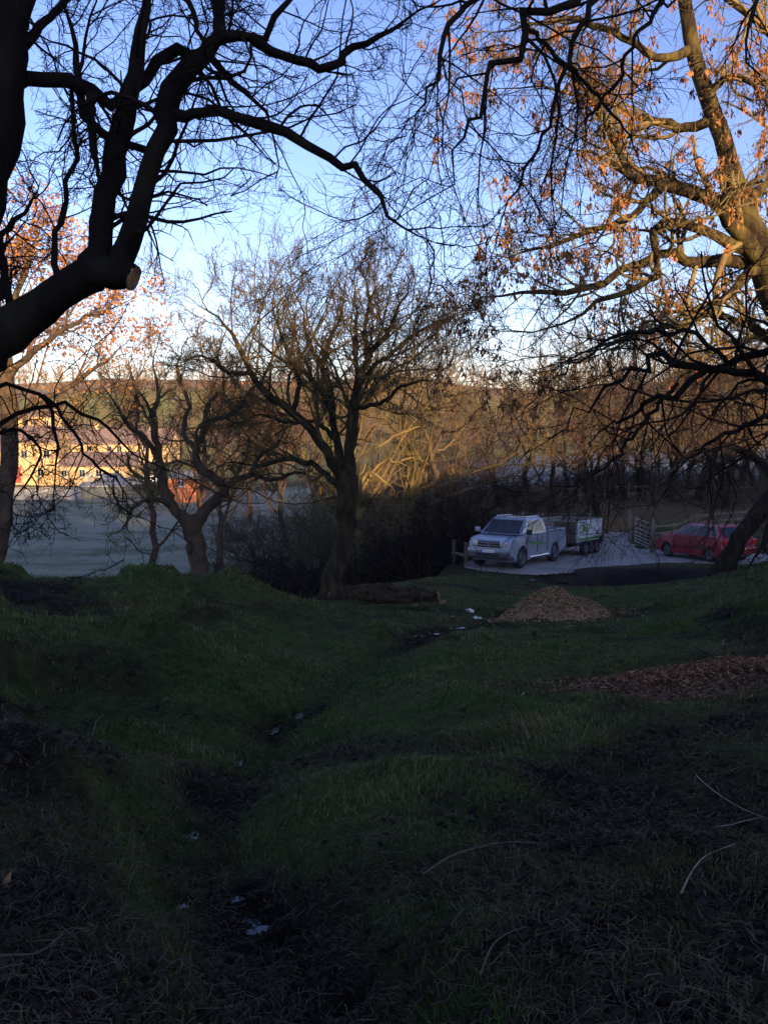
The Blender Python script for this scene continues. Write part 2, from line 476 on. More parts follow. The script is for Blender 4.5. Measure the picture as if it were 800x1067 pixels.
def build_ground():
    th = np.concatenate([np.linspace(-math.pi, -.75, 120, endpoint=False), np.linspace(-.75, .75, 760), np.linspace(.75, math.pi, 121)[1:-1]])
    rr = np.concatenate([np.geomspace(.5, 12, 300), np.geomspace(12, 60, 330)[1:], np.geomspace(60, 3200, 220)[1:]])
    T, RR = np.meshgrid(th, rr)
    X = RR * np.sin(T); Y = RR * np.cos(T)
    Z = H(X, Y)
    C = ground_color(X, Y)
    nr, nt_ = X.shape
    V = np.stack([X, Y, Z], -1).reshape(-1, 3)
    i = np.arange(nr - 1)[:, None] * nt_; j = np.arange(nt_)[None]
    j2 = (j + 1) % nt_
    F = np.stack([i + j, i + nt_ + j, i + nt_ + j2, i + j2], -1).reshape(-1, 4)[:, ::-1]
    V = np.vstack([V, [[0, 0, float(H(0, 0)[0])]]]); c0 = len(V) - 1
    jj = np.arange(nt_)
    F3 = np.stack([np.full(nt_, c0), jj, (jj + 1) % nt_], -1)[:, ::-1]
    Cc = np.vstack([C.reshape(-1, 3), C[0, 0][None]])
    o = np_mesh('ground', V, [F, F3], M_GROUND, smooth=True, color=Cc)
    tag(o, kind='structure')
    me = o.data
    if me.polygons[0].normal.z < 0: me.flip_normals()


for a in [(262, 950, .06, .05), (272, 962, .07, .04), (295, 980, .07, .03), (187, 940, .04, .05), (197, 864, .07, .06), (248, 932, .05, .04), (310, 741, .07, .14), (286, 755, .06, .18), (248, 790, .06, .08), (475, 652, .16, .12), (489, 634, .09, .25), (497, 641, .09, .2), (447, 658, .14, .08), (430, 660, .12, .07), (520, 641, .1, .1), (360, 1055, .05, .04), (548, 603, .3, .15), (585, 606, .3, .10)]:
    for q in np.linspace(2, 34, 1600):
        c = at(a[0], a[1], q)
        if c[2] < float(H(c[0], c[1])[0]): break
    PUD.append((c[0], c[1], a[2], a[3], float(H(c[0], c[1])[0]) - .02))
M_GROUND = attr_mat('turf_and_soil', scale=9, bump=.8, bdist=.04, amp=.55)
build_ground()

# car park sheet, 4 mm above the levelled ground
M_STONE = mat('crushed_stone', (.25, .23, .20), .95, spec=.1, scale=1.6, col2=(.36, .33, .29), bump=.5, bdist=.02, detail=9)


def carpark():
    xs = np.arange(2, 18, .08); ys = np.arange(27.5, 50, .08)
    X, Y = np.meshgrid(xs, ys)
    d = poly_dist(X, Y, CPO) + fbm(X * .8, Y * .8, 61) * .22 + .08 * fbm(X * 4, Y * 4, 62, 2)
    # clip the grid by pulling outside vertices of border cells onto the edge
    keep = d < .12
    Z = H(X, Y, False); Z = CPZ(Y) + .004 - np.clip(d + .1, 0, .3) * .35
    V = np.stack([X, Y, Z], -1).reshape(-1, 3)
    n = X.shape[1]
    k = keep[:-1, :-1] & keep[1:, :-1] & keep[:-1, 1:] & keep[1:, 1:]
    ii, jj = np.nonzero(k)
    a = ii * n + jj
    F = np.stack([a, a + 1, a + n + 1, a + n], -1)
    u, inv = np.unique(F, return_inverse=True)
    tag(np_mesh('car_park', V[u], inv.reshape(F.shape), M_STONE), kind='structure')


carpark()

# ------------------------------------------------------------------ tree machinery
def unit(v): return v / (np.linalg.norm(v, axis=-1, keepdims=True) + 1e-9)


def resample(pts, n, rng=None, wob=0.0):
    """Catmull-Rom through traced points -> n samples"""
    p = np.array(pts, float)
    q = np.vstack([2 * p[0] - p[1], p, 2 * p[-1] - p[-2]])
    t = np.linspace(0, len(p) - 1 - 1e-6, n)
    i = t.astype(int); f = (t - i)[:, None]
    a, b, c, d = q[i], q[i + 1], q[i + 2], q[i + 3]
    r = .5 * (2 * b + (c - a) * f + (2 * a - 5 * b + 4 * c - d) * f ** 2 + (3 * b - a - 3 * c + d) * f ** 3)
    return r


def limb(trace, n=16, knob=.06, rng=None, tip=True, crook=.10):
    """trace: [(px, py, depth, width_px)] -> (n,3), (n,)"""
    pts = [list(at(x, y, d)) + [w * .5 * d / FPX] for x, y, d, w in trace]
    r = resample(pts, n)
    rad = np.maximum(r[:, 3], .003)
    t = np.linspace(0, 1, n)
    if tip: rad = rad * (1 - .72 * sstep(.55, 1.0, t))
    if rng is not None:
        k = rng.standard_normal(n); k[1:-1] = (k[:-2] + k[1:-1] + k[2:]) / 2
        rad = rad * (1 + knob * .6 * k)
        step = np.linalg.norm(np.diff(r[:, :3], axis=0), axis=1).mean()
        off = rng.standard_normal((n, 3)) * np.minimum(np.maximum(rad * .12, crook * step), step * .3)[:, None]; off[0] = 0
        r[:, :3] += off
    return r[:, :3], rad


def tubes(Pb, Rb, k):
    """batch of tubes: Pb (N,n,3), Rb (N,n) -> V, F"""
    N, n, _ = Pb.shape
    T = np.empty_like(Pb)
    T[:, 1:-1] = Pb[:, 2:] - Pb[:, :-2]; T[:, 0] = Pb[:, 1] - Pb[:, 0]; T[:, -1] = Pb[:, -1] - Pb[:, -2]
    T = unit(T)
    m = np.abs(unit(Pb[:, -1] - Pb[:, 0])); ax = np.argmin(m, axis=1)
    ref = np.eye(3)[ax][:, None]
    A = unit(np.cross(T, np.broadcast_to(ref, T.shape))); B = np.cross(T, A)
    an = np.arange(k) * 2 * math.pi / k
    V = Pb[:, :, None] + Rb[:, :, None, None] * (A[:, :, None] * np.cos(an)[:, None] + B[:, :, None] * np.sin(an)[:, None])
    base = (np.arange(N) * n * k)[:, None, None] + (np.arange(n - 1) * k)[None, :, None]
    j = np.arange(k)[None, None]; j2 = (j + 1) % k
    F = np.stack([base + j, base + j2, base + k + j2, base + k + j], -1).reshape(-1, 4)
    return V.reshape(-1, 3), F


def merge(parts):
    Vs, Fs, o = [], [], 0
    for V, F in parts:
        Vs.append(V); Fs.append(F + o); o += len(V)
    return np.vstack(Vs), np.vstack(Fs)


def grow(Pb, Rb, m, rng, t0=.2, t1=1.0, ang=50, aj=15, lr=.5, rr=.6, n=6, wig=.18, up=0.0, rmin=.004, lmin=.0, taper=.25, lmax=99., fall=.55):
    N, n0, _ = Pb.shape
    L = np.linalg.norm(np.diff(Pb, axis=1), axis=2).sum(1)
    t = t0 + (t1 - t0) * (np.arange(m)[None] + rng.random((N, m))) / m
    f = np.clip(t, 0, 1) * (n0 - 1); i = np.minimum(f.astype(int), n0 - 2); f = (f - i)[..., None]
    b = np.arange(N)[:, None]
    S = Pb[b, i] * (1 - f) + Pb[b, i + 1] * f
    T = unit(Pb[b, i + 1] - Pb[b, i])
    r0 = (Rb[b, i] * (1 - f[..., 0]) + Rb[b, i + 1] * f[..., 0]) * rr * (.75 + .4 * rng.random((N, m)))
    v = rng.standard_normal((N, m, 3)); v = unit(v - (v * T).sum(-1, keepdims=True) * T)
    a = np.radians(ang + aj * rng.standard_normal((N, m)))[..., None]
    d = unit(np.cos(a) * T + np.sin(a) * v)
    ln = np.clip(L[:, None] * lr * (1 - fall * t) * np.exp(.3 * rng.standard_normal((N, m))), lmin, lmax)
    S = S.reshape(-1, 3); d = d.reshape(-1, 3); ln = ln.ravel(); r0 = np.maximum(r0.ravel(), rmin)
    out = np.empty((len(S), n, 3)); out[:, 0] = S
    for q in range(1, n):
        d = unit(d + wig * rng.standard_normal(d.shape) + np.array([0, 0, up]))
        out[:, q] = out[:, q - 1] + d * (ln / (n - 1))[:, None]
    Ro = r0[:, None] * np.linspace(1, taper, n)[None]
    return out, np.maximum(Ro, rmin * .6)


def cards(Pts, rng, size, kind='key', per=9, spread=.05):
    """hanging seed bunches or curled leaves as small folded blades"""
    N = len(Pts)
    C = np.repeat(Pts, per, 0)
    n = len(C)
    if kind == 'key':
        C = C + rng.standard_normal((n, 3)) * spread * np.array([.6, .6, .9]) - np.array([0, 0, spread])
        d = unit(np.stack([rng.standard_normal(n) * .35, rng.standard_normal(n) * .35, -np.ones(n)], -1))
        ln = size * (.7 + .6 * rng.random(n)); w = ln * .22
    else:
        C = C + rng.standard_normal((n, 3)) * spread
        d = unit(rng.standard_normal((n, 3)) + np.array([0, 0, -.6]))
        ln = size * (.6 + .7 * rng.random(n)); w = ln * .36
    s = unit(np.cross(d, rng.standard_normal((n, 3)))); nn = np.cross(d, s)
    a = C; mid = C + d * (ln * .55)[:, None]; e = C + d * ln[:, None]
    l = mid + s * w[:, None] + nn * (w * .5)[:, None]; r = mid - s * w[:, None] + nn * (w * .5)[:, None]
    V = np.stack([a, l, e, r, mid], 1).reshape(-1, 3)
    o = (np.arange(n) * 5)[:, None]
    F = np.concatenate([o + np.array([0, 1, 4]), o + np.array([1, 2, 4]), o + np.array([4, 2, 3]), o + np.array([0, 4, 3])])
    return V, F


def tree_from_limbs(name, base, trunk, limbs, label, cat, levels, rng, mb, mt, group=None, twk=3, skip=0, ktr=18):
    """trunk: (P,R); limbs: list of (P,R) equal length; levels: list of grow kwargs. Returns (empty, last batch)"""
    e = empty(name, base, label, cat, group)
    V, F = tubes(trunk[0][None], trunk[1][None], ktr)
    np_mesh('trunk', V, F, mb, e, smooth=True, loc=base)
    for lp, lr in limbs:
        V, F = tubes(lp[None], lr[None], 9)
        np_mesh('branch', V, F, mb, e, smooth=True, loc=base)
    Pb = np.stack([l[0] for l in limbs[skip:]]); Rb = np.stack([l[1] for l in limbs[skip:]])
    parts = []
    last = None; ends = []
    for li, kw in enumerate(levels):
        kw = dict(kw); both = kw.pop('both', False)
        Pn, Rn = grow(Pb, Rb, rng=rng, **kw)
        parts.append(tubes(Pn, Rn, 5 if li == 0 else twk))
        Pb, Rb = Pn, Rn
        last = Pn
    V, F = merge(parts)
    np_mesh('crown', V, F, mt, e, smooth=True, loc=base)
    return e, last


def smooth_knob(Pt, Rt, rng, amt=.08):
    return Pt, Rt * (1 + amt * np.sin(np.linspace(0, 9, len(Rt)) + rng.random() * 6))

# ------------------------------------------------------------------ A: the near tree on the left
rA = np.random.default_rng(11)
DA = 4.3
bA = np.array([-2.75, 3.9, float(H(-2.75, 3.9)[0])])


def A(t, d=DA, n=18, knob=.05, tip=True, f=1.0):
    return limb([(x, y, d + dd, w * f) for x, y, dd, w in t], n, knob, rA, tip)


trA = limb([(-185, 1100, 3.9, 110), (-178, 900, 4.0, 92), (-165, 700, 4.1, 86), (-140, 520, 4.2, 84), (-115, 430, 4.25, 76), (-70, 340, 4.3, 54), (-34, 260, 4.3, 42), (-14, 200, 4.3, 42), (0, 120, 4.3, 46), (6, 60, 4.3, 45), (16, 0, 4.3, 40), (26, -80, 4.35, 34)], 30, .04, rA, False, .03)
limA = [
    A([(-80, 398, 0, 62), (-30, 374, 0, 56), (0, 354, 0, 50), (50, 314, 0, 38), (92, 286, 0, 40), (120, 284, 0, 31), (141, 289, 0, 26)], tip=False),
    A([(92, 290, 0, 30), (103, 250, .02, 26), (112, 210, .04, 24), (124, 150, .05, 22), (136, 90, .06, 21), (145, 30, .08, 24), (156, -60, .1, 22)]),
    A([(118, 288, 0, 30), (132, 258, 0, 26), (145, 220, -.02, 23), (158, 180, -.02, 21), (166, 140, -.03, 22), (176, 105, -.04, 27), (196, 68, -.05, 21), (225, 42, -.05, 18), (262, 36, -.08, 16), (292, 14, -.1, 17), (330, -40, -.1, 14)]),
    A([(176, 118, -.04, 14), (200, 118, -.1, 11), (235, 117, -.15, 10), (275, 130, -.2, 12), (315, 148, -.25, 10), (348, 172, -.3, 9), (372, 174, -.35, 8), (392, 205, -.4, 6.5), (412, 232, -.4, 5), (440, 246, -.45, 4), (470, 258, -.5, 3)]),
    A([(5, 92, .1, 20), (30, 86, .1, 15), (62, 82, .12, 15), (96, 90, .15, 14), (120, 106, .18, 12), (142, 92, .2, 11), (160, 66, .22, 12), (185, 49, .25, 13), (212, 60, .25, 10), (236, 82, .25, 9), (262, 100, .28, 8), (285, 128, .3, 6), (290, 170, .3, 5), (291, 188, .3, 4)]),
    A([(262, 38, -.08, 12), (288, 55, -.05, 10), (320, 66, 0, 10), (348, 70, .05, 9), (366, 50, .1, 8), (398, 38, .1, 7), (430, 18, .15, 6), (470, -10, .2, 5)]),
    A([(60, 300, .1, 8), (58, 275, .12, 7), (62, 240, .14, 6), (72, 205, .15, 5), (78, 155, .15, 5), (74, 110, .2, 5), (88, 50, .2, 5), (97, 0, .2, 5), (104, -50, .2, 4)]),
    A([(95, 98, .1, 11), (95, 130, .05, 9), (100, 165, .05, 8), (104, 192, .05, 5)], n=18),
    A([(160, 160, 0, 8), (130, 150, .1, 8), (98, 132, .15, 9), (84, 100, .2, 9), (78, 40, .25, 6), (64, 0, .3, 5), (50, -30, .3, 5)]),
    A([(156, -60, .1, 8), (185, -30, -.2, 7), (200, 10, -.4, 6), (214, 50, -.4, 5.5), (222, 80, -.4, 5)], n=18),
    A([(230, 40, 0, 14), (228, 10, .1, 12), (232, -40, .2, 12)], n=18),
    A([(14, 60, .1, 16), (45, 25, .1, 9), (72, -5, .1, 8), (90, -50, .1, 7)], n=18),
    A([(-20, 350, 0, 14), (5, 290, .1, 8), (0, 250, .1, 7), (30, 215, .1, 5), (42, 190, .1, 4)], n=18),
    A([(12, 330, .05, 10), (8, 300, .1, 8), (3, 262, .1, 6), (20, 240, .1, 4)], n=18),
    A([(-95, 470, .5, 24), (-50, 455, .6, 10), (-5, 442, .7, 7), (30, 424, .8, 6), (62, 420, .9, 6), (92, 434, .9, 5), (115, 452, 1.0, 4.5), (150, 478, 1.1, 4), (200, 498, 1.2, 3), (250, 505, 1.2, 2)], f=.72),
    A([(-90, 440, .5, 20), (-40, 400, .6, 10), (-5, 402, .6, 7), (20, 404, .7, 6), (45, 412, .7, 6), (56, 440, .75, 6), (58, 480, .8, 5), (56, 510, .8, 4), (60, 545, .8, 2.5)], f=.72),
    A([(45, 412, .7, 6), (62, 428, .72, 5), (80, 455, .75, 5), (90, 475, .8, 4), (110, 490, .85, 4), (128, 508, .9, 3), (134, 540, .9, 2.5), (130, 590, .95, 2)], f=.72),
    A([(-60, 480, .4, 9), (-20, 462, .5, 7), (20, 448, .6, 5), (45, 470, .6, 4), (30, 500, .6, 3.5), (12, 530, .6, 3), (20, 570, .6, 2)], f=.72),
]
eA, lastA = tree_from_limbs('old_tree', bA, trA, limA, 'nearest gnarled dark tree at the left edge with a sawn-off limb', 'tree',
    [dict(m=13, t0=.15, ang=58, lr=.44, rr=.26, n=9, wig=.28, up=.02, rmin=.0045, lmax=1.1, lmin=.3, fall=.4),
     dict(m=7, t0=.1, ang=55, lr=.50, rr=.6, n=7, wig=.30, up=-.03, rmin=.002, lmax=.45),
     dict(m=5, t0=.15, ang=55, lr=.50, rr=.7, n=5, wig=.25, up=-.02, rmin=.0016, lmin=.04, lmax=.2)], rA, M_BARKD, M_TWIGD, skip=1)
# sawn face of the limb
cen, rad = limA[0]
dv = unit(cen[-1] - cen[-3])
bm = bmesh.new()
bar(bm, cen[-1] - dv * .01, cen[-1] + dv * .006, rad[-1] * .98, 14)
o = obj('sawn_face', bm, M_CUT, eA); o.location = tuple(-bA)

# ------------------------------------------------------------------ B: near tree off to the right whose boughs hang into the picture
rB = np.random.default_rng(23)
bB = np.array([5.6, 7.2, float(H(5.6, 7.2)[0])])


trB = (resample([bB + [0, 0, -.3], bB + [.0, 0, 1.0], bB + [-.1, -.1, 2.2], bB + [-.25, -.3, 3.6], bB + [-.5, -.6, 5.2], bB + [-.9, -.9, 7.0]], 20), np.linspace(.30, .10, 20))


def pix(p):
    v = np.asarray(p) - CP; d = v @ CF
    return 400 + v[0] / d * FPX, 533.5 - (v @ CU) / d * FPX, d


def Bl(t, n=26, knob=.05):
    t = [(x, y, d, w * .62) for x, y, d, w in t]
    if t[0][0] > 850:                      # springs from the trunk
        z = at(*t[0][:3])[2] - .35
        q = trB[0][np.argmin(np.abs(trB[0][:, 2] - z))]
        x, y, d = pix(q)
        t = [(x, y, d, t[0][3] * 1.15)] + t
        n += 6 if False else 0
    return limb(t, n, knob, rB, True, .2)


limB = [
    Bl([(930, 395, 7.3, 30), (860, 400, 7.6, 22), (800, 392, 8.2, 15), (750, 388, 8.5, 13), (705, 400, 8.6, 11), (672, 424, 8.8, 9), (640, 440, 9.0, 7), (618, 462, 9.1, 5), (598, 485, 9.2, 3.5)]),
    Bl([(930, 380, 7.3, 24), (850, 368, 7.8, 17), (790, 372, 8.4, 14), (740, 385, 8.6, 12), (700, 372, 8.8, 12), (672, 380, 9.0, 9), (640, 402, 9.2, 7), (600, 428, 9.4, 6), (560, 462, 9.5, 4.5), (520, 500, 9.5, 3)]),
    Bl([(705, 400, 8.6, 8), (680, 430, 8.4, 7), (655, 455, 8.3, 6), (640, 480, 8.2, 5), (605, 500, 8.1, 4), (570, 512, 8.0, 3), (520, 520, 8.0, 2)]),
    Bl([(760, 386, 8.5, 9), (730, 350, 8.3, 8), (690, 345, 8.2, 7), (650, 350, 8.1, 6), (610, 370, 8.0, 5), (570, 400, 8.0, 4), (540, 430, 8.0, 3)]),
    Bl([(900, 420, 7.4, 14), (840, 440, 7.6, 11), (790, 440, 7.9, 9), (750, 455, 8.1, 7), (715, 480, 8.2, 5), (690, 515, 8.3, 4), (670, 540, 8.3, 2.5)]),
    Bl([(860, -60, 6.8, 26), (760, -40, 6.5, 20), (660, -30, 6.2, 17), (590, -8, 6.0, 14), (548, 25, 5.8, 12), (520, 70, 5.7, 10), (500, 120, 5.6, 8), (475, 170, 5.5, 6), (452, 215, 5.4, 5), (436, 270, 5.3, 3)]),
    Bl([(660, -40, 6.2, 14), (560, -30, 5.8, 12), (500, -8, 5.6, 10), (470, 30, 5.4, 9), (452, 80, 5.3, 7), (430, 120, 5.3, 5), (408, 150, 5.3, 3)]),
    Bl([(640, -30, 6.2, 12), (610, 20, 6.0, 10), (590, 70, 5.9, 8), (575, 125, 5.9, 6), (545, 180, 5.8, 5), (520, 230, 5.8, 4), (500, 270, 5.8, 3)]),
    Bl([(548, 25, 5.8, 9), (580, 60, 5.9, 7), (620, 95, 6.0, 6), (660, 150, 6.1, 4), (680, 200, 6.1, 3)]),
    Bl([(700, -40, 6.3, 12), (690, 0, 6.1, 9), (660, 40, 6.0, 7), (640, 90, 5.9, 6), (600, 150, 5.8, 4), (570, 210, 5.8, 3)]),
]
for (dx, dy, dz, zt) in ((2.6, -1.2, 2.2, 6.6), (1.6, 2.4, 2.6, 6.9), (3.0, 1.0, 1.2, 5.2), (1.2, -2.8, 1.8, 5.8), (.6, .4, 3.2, 6.9), (2.4, -2.2, .9, 4.4)):
    q = trB[0][np.argmin(np.abs(trB[0][:, 2] - zt))]
    r_ = resample([q, q + np.array([dx, dy, dz]) * .4 + [0, 0, .3], q + np.array([dx, dy, dz]) * .75, q + np.array([dx, dy, dz])], 26)
    limB.append((r_ + rB.standard_normal(r_.shape) * .015, np.linspace(.075, .012, 26)))
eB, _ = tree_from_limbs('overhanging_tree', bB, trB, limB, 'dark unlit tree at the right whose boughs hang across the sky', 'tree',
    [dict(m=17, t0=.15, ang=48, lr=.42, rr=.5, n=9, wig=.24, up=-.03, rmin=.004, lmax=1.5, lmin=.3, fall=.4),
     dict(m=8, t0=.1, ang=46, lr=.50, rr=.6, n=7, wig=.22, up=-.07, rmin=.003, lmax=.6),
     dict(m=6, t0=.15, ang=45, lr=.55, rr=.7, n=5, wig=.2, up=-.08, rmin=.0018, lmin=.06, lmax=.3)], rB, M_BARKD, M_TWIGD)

# ------------------------------------------------------------------ C: sunlit ash on the right with orange seed bunches
rC = np.random.default_rng(5)
DC = 14.0
bC = np.array([8.6, 14.6, float(H(8.6, 14.6)[0])])


def Cl(t, n=18): return limb([(x, y, DC + dd, w * .85) for x, y, dd, w in t], n, .06, rC)


trC = limb([(918, 640, 14.3, 66), (905, 560, 14.3, 54), (880, 470, 14.2, 50), (845, 380, 14.1, 46), (812, 310, 14, 38), (790, 262, 14, 31), (773, 212, 14, 24), (757, 155, 14, 19), (735, 95, 14, 17), (720, 45, 14, 15), (708, -20, 14, 13), (690, -120, 14, 11)], 30, .05, rC, False, .03)
limC = [
    Cl([(800, 285, 0, 30), (780, 262, -.1, 24), (765, 238, -.3, 20), (752, 216, -.5, 18), (722, 200, -.6, 17), (690, 192, -.8, 16), (655, 182, -1, 12), (620, 165, -1.2, 8), (580, 150, -1.3, 6)]),
    Cl([(790, 275, .1, 20), (755, 271, 0, 15), (715, 272, -.2, 13), (690, 262, -.4, 11), (655, 278, -.6, 10), (620, 298, -.8, 9), (580, 303, -.9, 8), (540, 306, -1, 6), (500, 312, -1.1, 5), (470, 326, -1.2, 3)]),
    Cl([(780, 262, 0, 16), (750, 245, -.5, 13), (712, 234, -.8, 12), (685, 238, -.9, 11), (682, 262, -1, 10), (676, 290, -1, 8), (640, 312, -1.1, 8), (600, 330, -1.2, 6), (555, 345, -1.3, 5), (500, 340, -1.4, 3)]),
    Cl([(748, 125, 0, 14), (715, 132, .2, 11), (690, 128, .4, 10), (655, 118, .6, 8), (610, 100, .8, 7), (560, 90, 1, 5), (500, 95, 1.2, 3)]),
    Cl([(722, 50, 0, 13), (690, 62, -.4, 10), (650, 40, -.8, 8), (600, 22, -1, 7), (540, 30, -1.2, 5), (480, 50, -1.4, 3)]),
    Cl([(845, 375, 0, 24), (880, 240, .4, 20), (872, 140, .5, 17), (850, 80, .4, 15), (810, 40, .3, 12), (770, 12, .2, 10), (730, -20, .1, 8), (680, -50, 0, 6)]),
    Cl([(775, 215, 0, 14), (800, 190, .2, 11), (830, 160, .3, 8), (850, 110, .4, 6)]),
    Cl([(690, 192, -.8, 12), (670, 215, -1, 9), (640, 232, -1.2, 8), (600, 245, -1.3, 6), (550, 262, -1.5, 5), (500, 270, -1.6, 3)]),
    Cl([(655, 182, -1, 10), (640, 150, -1, 8), (620, 110, -.9, 7), (590, 70, -.8, 5), (560, 40, -.7, 4)]),
    Cl([(790, 280, 0, 16), (765, 300, -.6, 11), (745, 325, -.9, 9), (700, 340, -1.1, 8), (650, 352, -1.3, 6), (600, 372, -1.5, 4), (560, 395, -1.6, 3)]),
    Cl([(840, 372, 0, 22), (800, 350, .5, 13), (770, 335, .8, 10), (730, 325, 1.0, 8), (690, 325, 1.2, 6), (640, 340, 1.4, 4)]),
    Cl([(735, 100, 0, 10), (760, 80, -.4, 8), (785, 90, -.7, 6), (810, 130, -.8, 4)]),
]
eC, lastC = tree_from_limbs('ash_tree', bC, trC, limC, 'sunlit mossy ash at the right edge with orange seed bunches', 'tree',
    [dict(m=15, t0=.15, ang=50, lr=.40, rr=.5, n=9, wig=.26, up=.02, rmin=.010, lmax=2.2, lmin=.5, fall=.4),
     dict(m=8, t0=.1, ang=50, lr=.5, rr=.6, n=7, wig=.24, up=-.02, rmin=.006, lmax=1.1),
     dict(m=6, t0=.15, ang=48, lr=.55, rr=.7, n=5, wig=.2, up=-.03, rmin=.0042, lmin=.15, lmax=.6)], rC, M_BARKM, M_TWIGL)
idx = rC.choice(len(lastC), 1150, replace=False)
tips = lastC[idx, -1]
# bunches come in drifts, thickest near the trunk side of the crown
kd = fbm(tips[:, 0] * .9, tips[:, 2] * .9, 71) + .30 * sstep(0, 4, tips[:, 0]) + .25 * sstep(2.5, 5.5, tips[:, 2]) + .12 * rC.standard_normal(len(tips))
V, F = cards(tips[kd > .10], rC, .08, 'key', 12, .05)
np_mesh('seed_bunches', V, F, M_LEAFO, eC, loc=bC)

# ------------------------------------------------------------------ D: leaning trunk beside the red car
rD = np.random.default_rng(31)
bD = at(753, 596, 24.0); bD[2] = float(H(bD[0], bD[1])[0])
trD = limb([(746, 606, 24, 26), (753, 592, 24, 20), (766, 568, 24, 17), (784, 542, 24, 17), (804, 518, 24, 17), (832, 490, 24, 18), (858, 440, 24, 16), (872, 380, 24, 14), (880, 300, 24, 9)], 26, .06, rD, False, .03)
limD = [limb(t, 14, .06, rD) for t in (
    [(812, 508, 24, 11), (790, 480, 24, 8), (760, 465, 24, 7), (720, 470, 23.8, 5), (690, 490, 23.6, 3)],
    [(846, 460, 24, 11), (820, 420, 24, 8), (780, 405, 24, 7), (740, 420, 24, 5), (700, 440, 24, 3)],
    [(866, 400, 24, 10), (830, 360, 24, 8), (790, 350, 24, 6), (750, 360, 24, 5), (720, 380, 24, 3)],
    [(872, 360, 24, 10), (900, 310, 24, 8), (930, 270, 24, 5)],
    [(800, 522, 24, 7), (800, 545, 23.6, 5), (790, 575, 23.4, 4), (770, 600, 23.2, 2)],
)]
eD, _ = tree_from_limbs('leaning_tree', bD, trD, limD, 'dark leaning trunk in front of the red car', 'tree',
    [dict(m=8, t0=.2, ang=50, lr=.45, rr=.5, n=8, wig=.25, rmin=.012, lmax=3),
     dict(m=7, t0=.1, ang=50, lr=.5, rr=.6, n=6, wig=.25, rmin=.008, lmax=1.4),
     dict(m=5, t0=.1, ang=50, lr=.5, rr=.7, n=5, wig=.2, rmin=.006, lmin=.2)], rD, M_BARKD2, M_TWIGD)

# ------------------------------------------------------------------ E: russet-leaved tree at the left edge
rE = np.random.default_rng(41)
DE = 30.0
bE = at(-6, 660, DE); bE[2] = float(H(bE[0], bE[1])[0])
trE = limb([(-18, 700, DE, 30), (-14, 640, DE, 26), (-8, 590, DE, 23), (2, 545, DE, 20), (8, 500, DE, 18), (10, 450, DE, 17), (6, 400, DE, 19), (0, 350, DE, 16), (-8, 300, DE, 12), (-14, 230, DE, 7)], 24, .05, rE, False, .03)
limE = [limb([(x, y, DE + dd, w) for x, y, dd, w in t], 14, .06, rE) for t in (
    [(8, 440, 0, 9), (40, 420, .4, 7), (75, 400, .8, 5), (110, 375, 1, 4), (140, 345, 1.2, 2.5)],
    [(5, 400, 0, 9), (30, 370, -.5, 7), (65, 345, -.8, 5), (100, 330, -1, 4), (140, 310, -1, 2.5)],
    [(2, 370, 0, 8), (30, 330, .8, 6), (60, 300, 1, 5), (85, 275, 1.2, 2.5)],
    [(-2, 340, 0, 8), (20, 300, 0, 6), (35, 260, 0, 4), (45, 225, 0, 2.5)],
    [(-5, 320, 0, 8), (-30, 290, 0, 6), (-70, 260, 0, 4), (-100, 230, 0, 3)],
    [(6, 420, 0, 8), (-40, 390, 0, 6), (-90, 370, 0, 5), (-140, 340, 0, 3)],
    [(4, 390, 0, 8), (10, 350, 1.4, 6), (0, 310, 2.0, 5), (20, 280, 2.6, 3)],
)]
eE, lastE = tree_from_limbs('russet_tree', bE, trE, limE, 'brown trunk at the left edge carrying russet leaves behind the sawn limb', 'tree',
    [dict(m=10, t0=.15, ang=42, lr=.5, rr=.5, n=7, wig=.16, up=.05, rmin=.014, lmax=3.8),
     dict(m=8, t0=.1, ang=42, lr=.55, rr=.6, n=6, wig=.16, up=.04, rmin=.010, lmax=2.0),
     dict(m=4, t0=.2, ang=40, lr=.6, rr=.7, n=4, wig=.15, up=.02, rmin=.008, lmin=.25)], rE, M_BARKB, M_TWIGR)
pts = lastE[rE.random(len(lastE)) < .95][:, -1]
kd = fbm(pts[:, 0] * 1.1, pts[:, 2] * 1.1, 81)
V, F = cards(pts[kd > -.2], rE, .13, 'leaf', 5, .22)
np_mesh('leaves', V, F, M_LEAFR, eE, loc=bE)

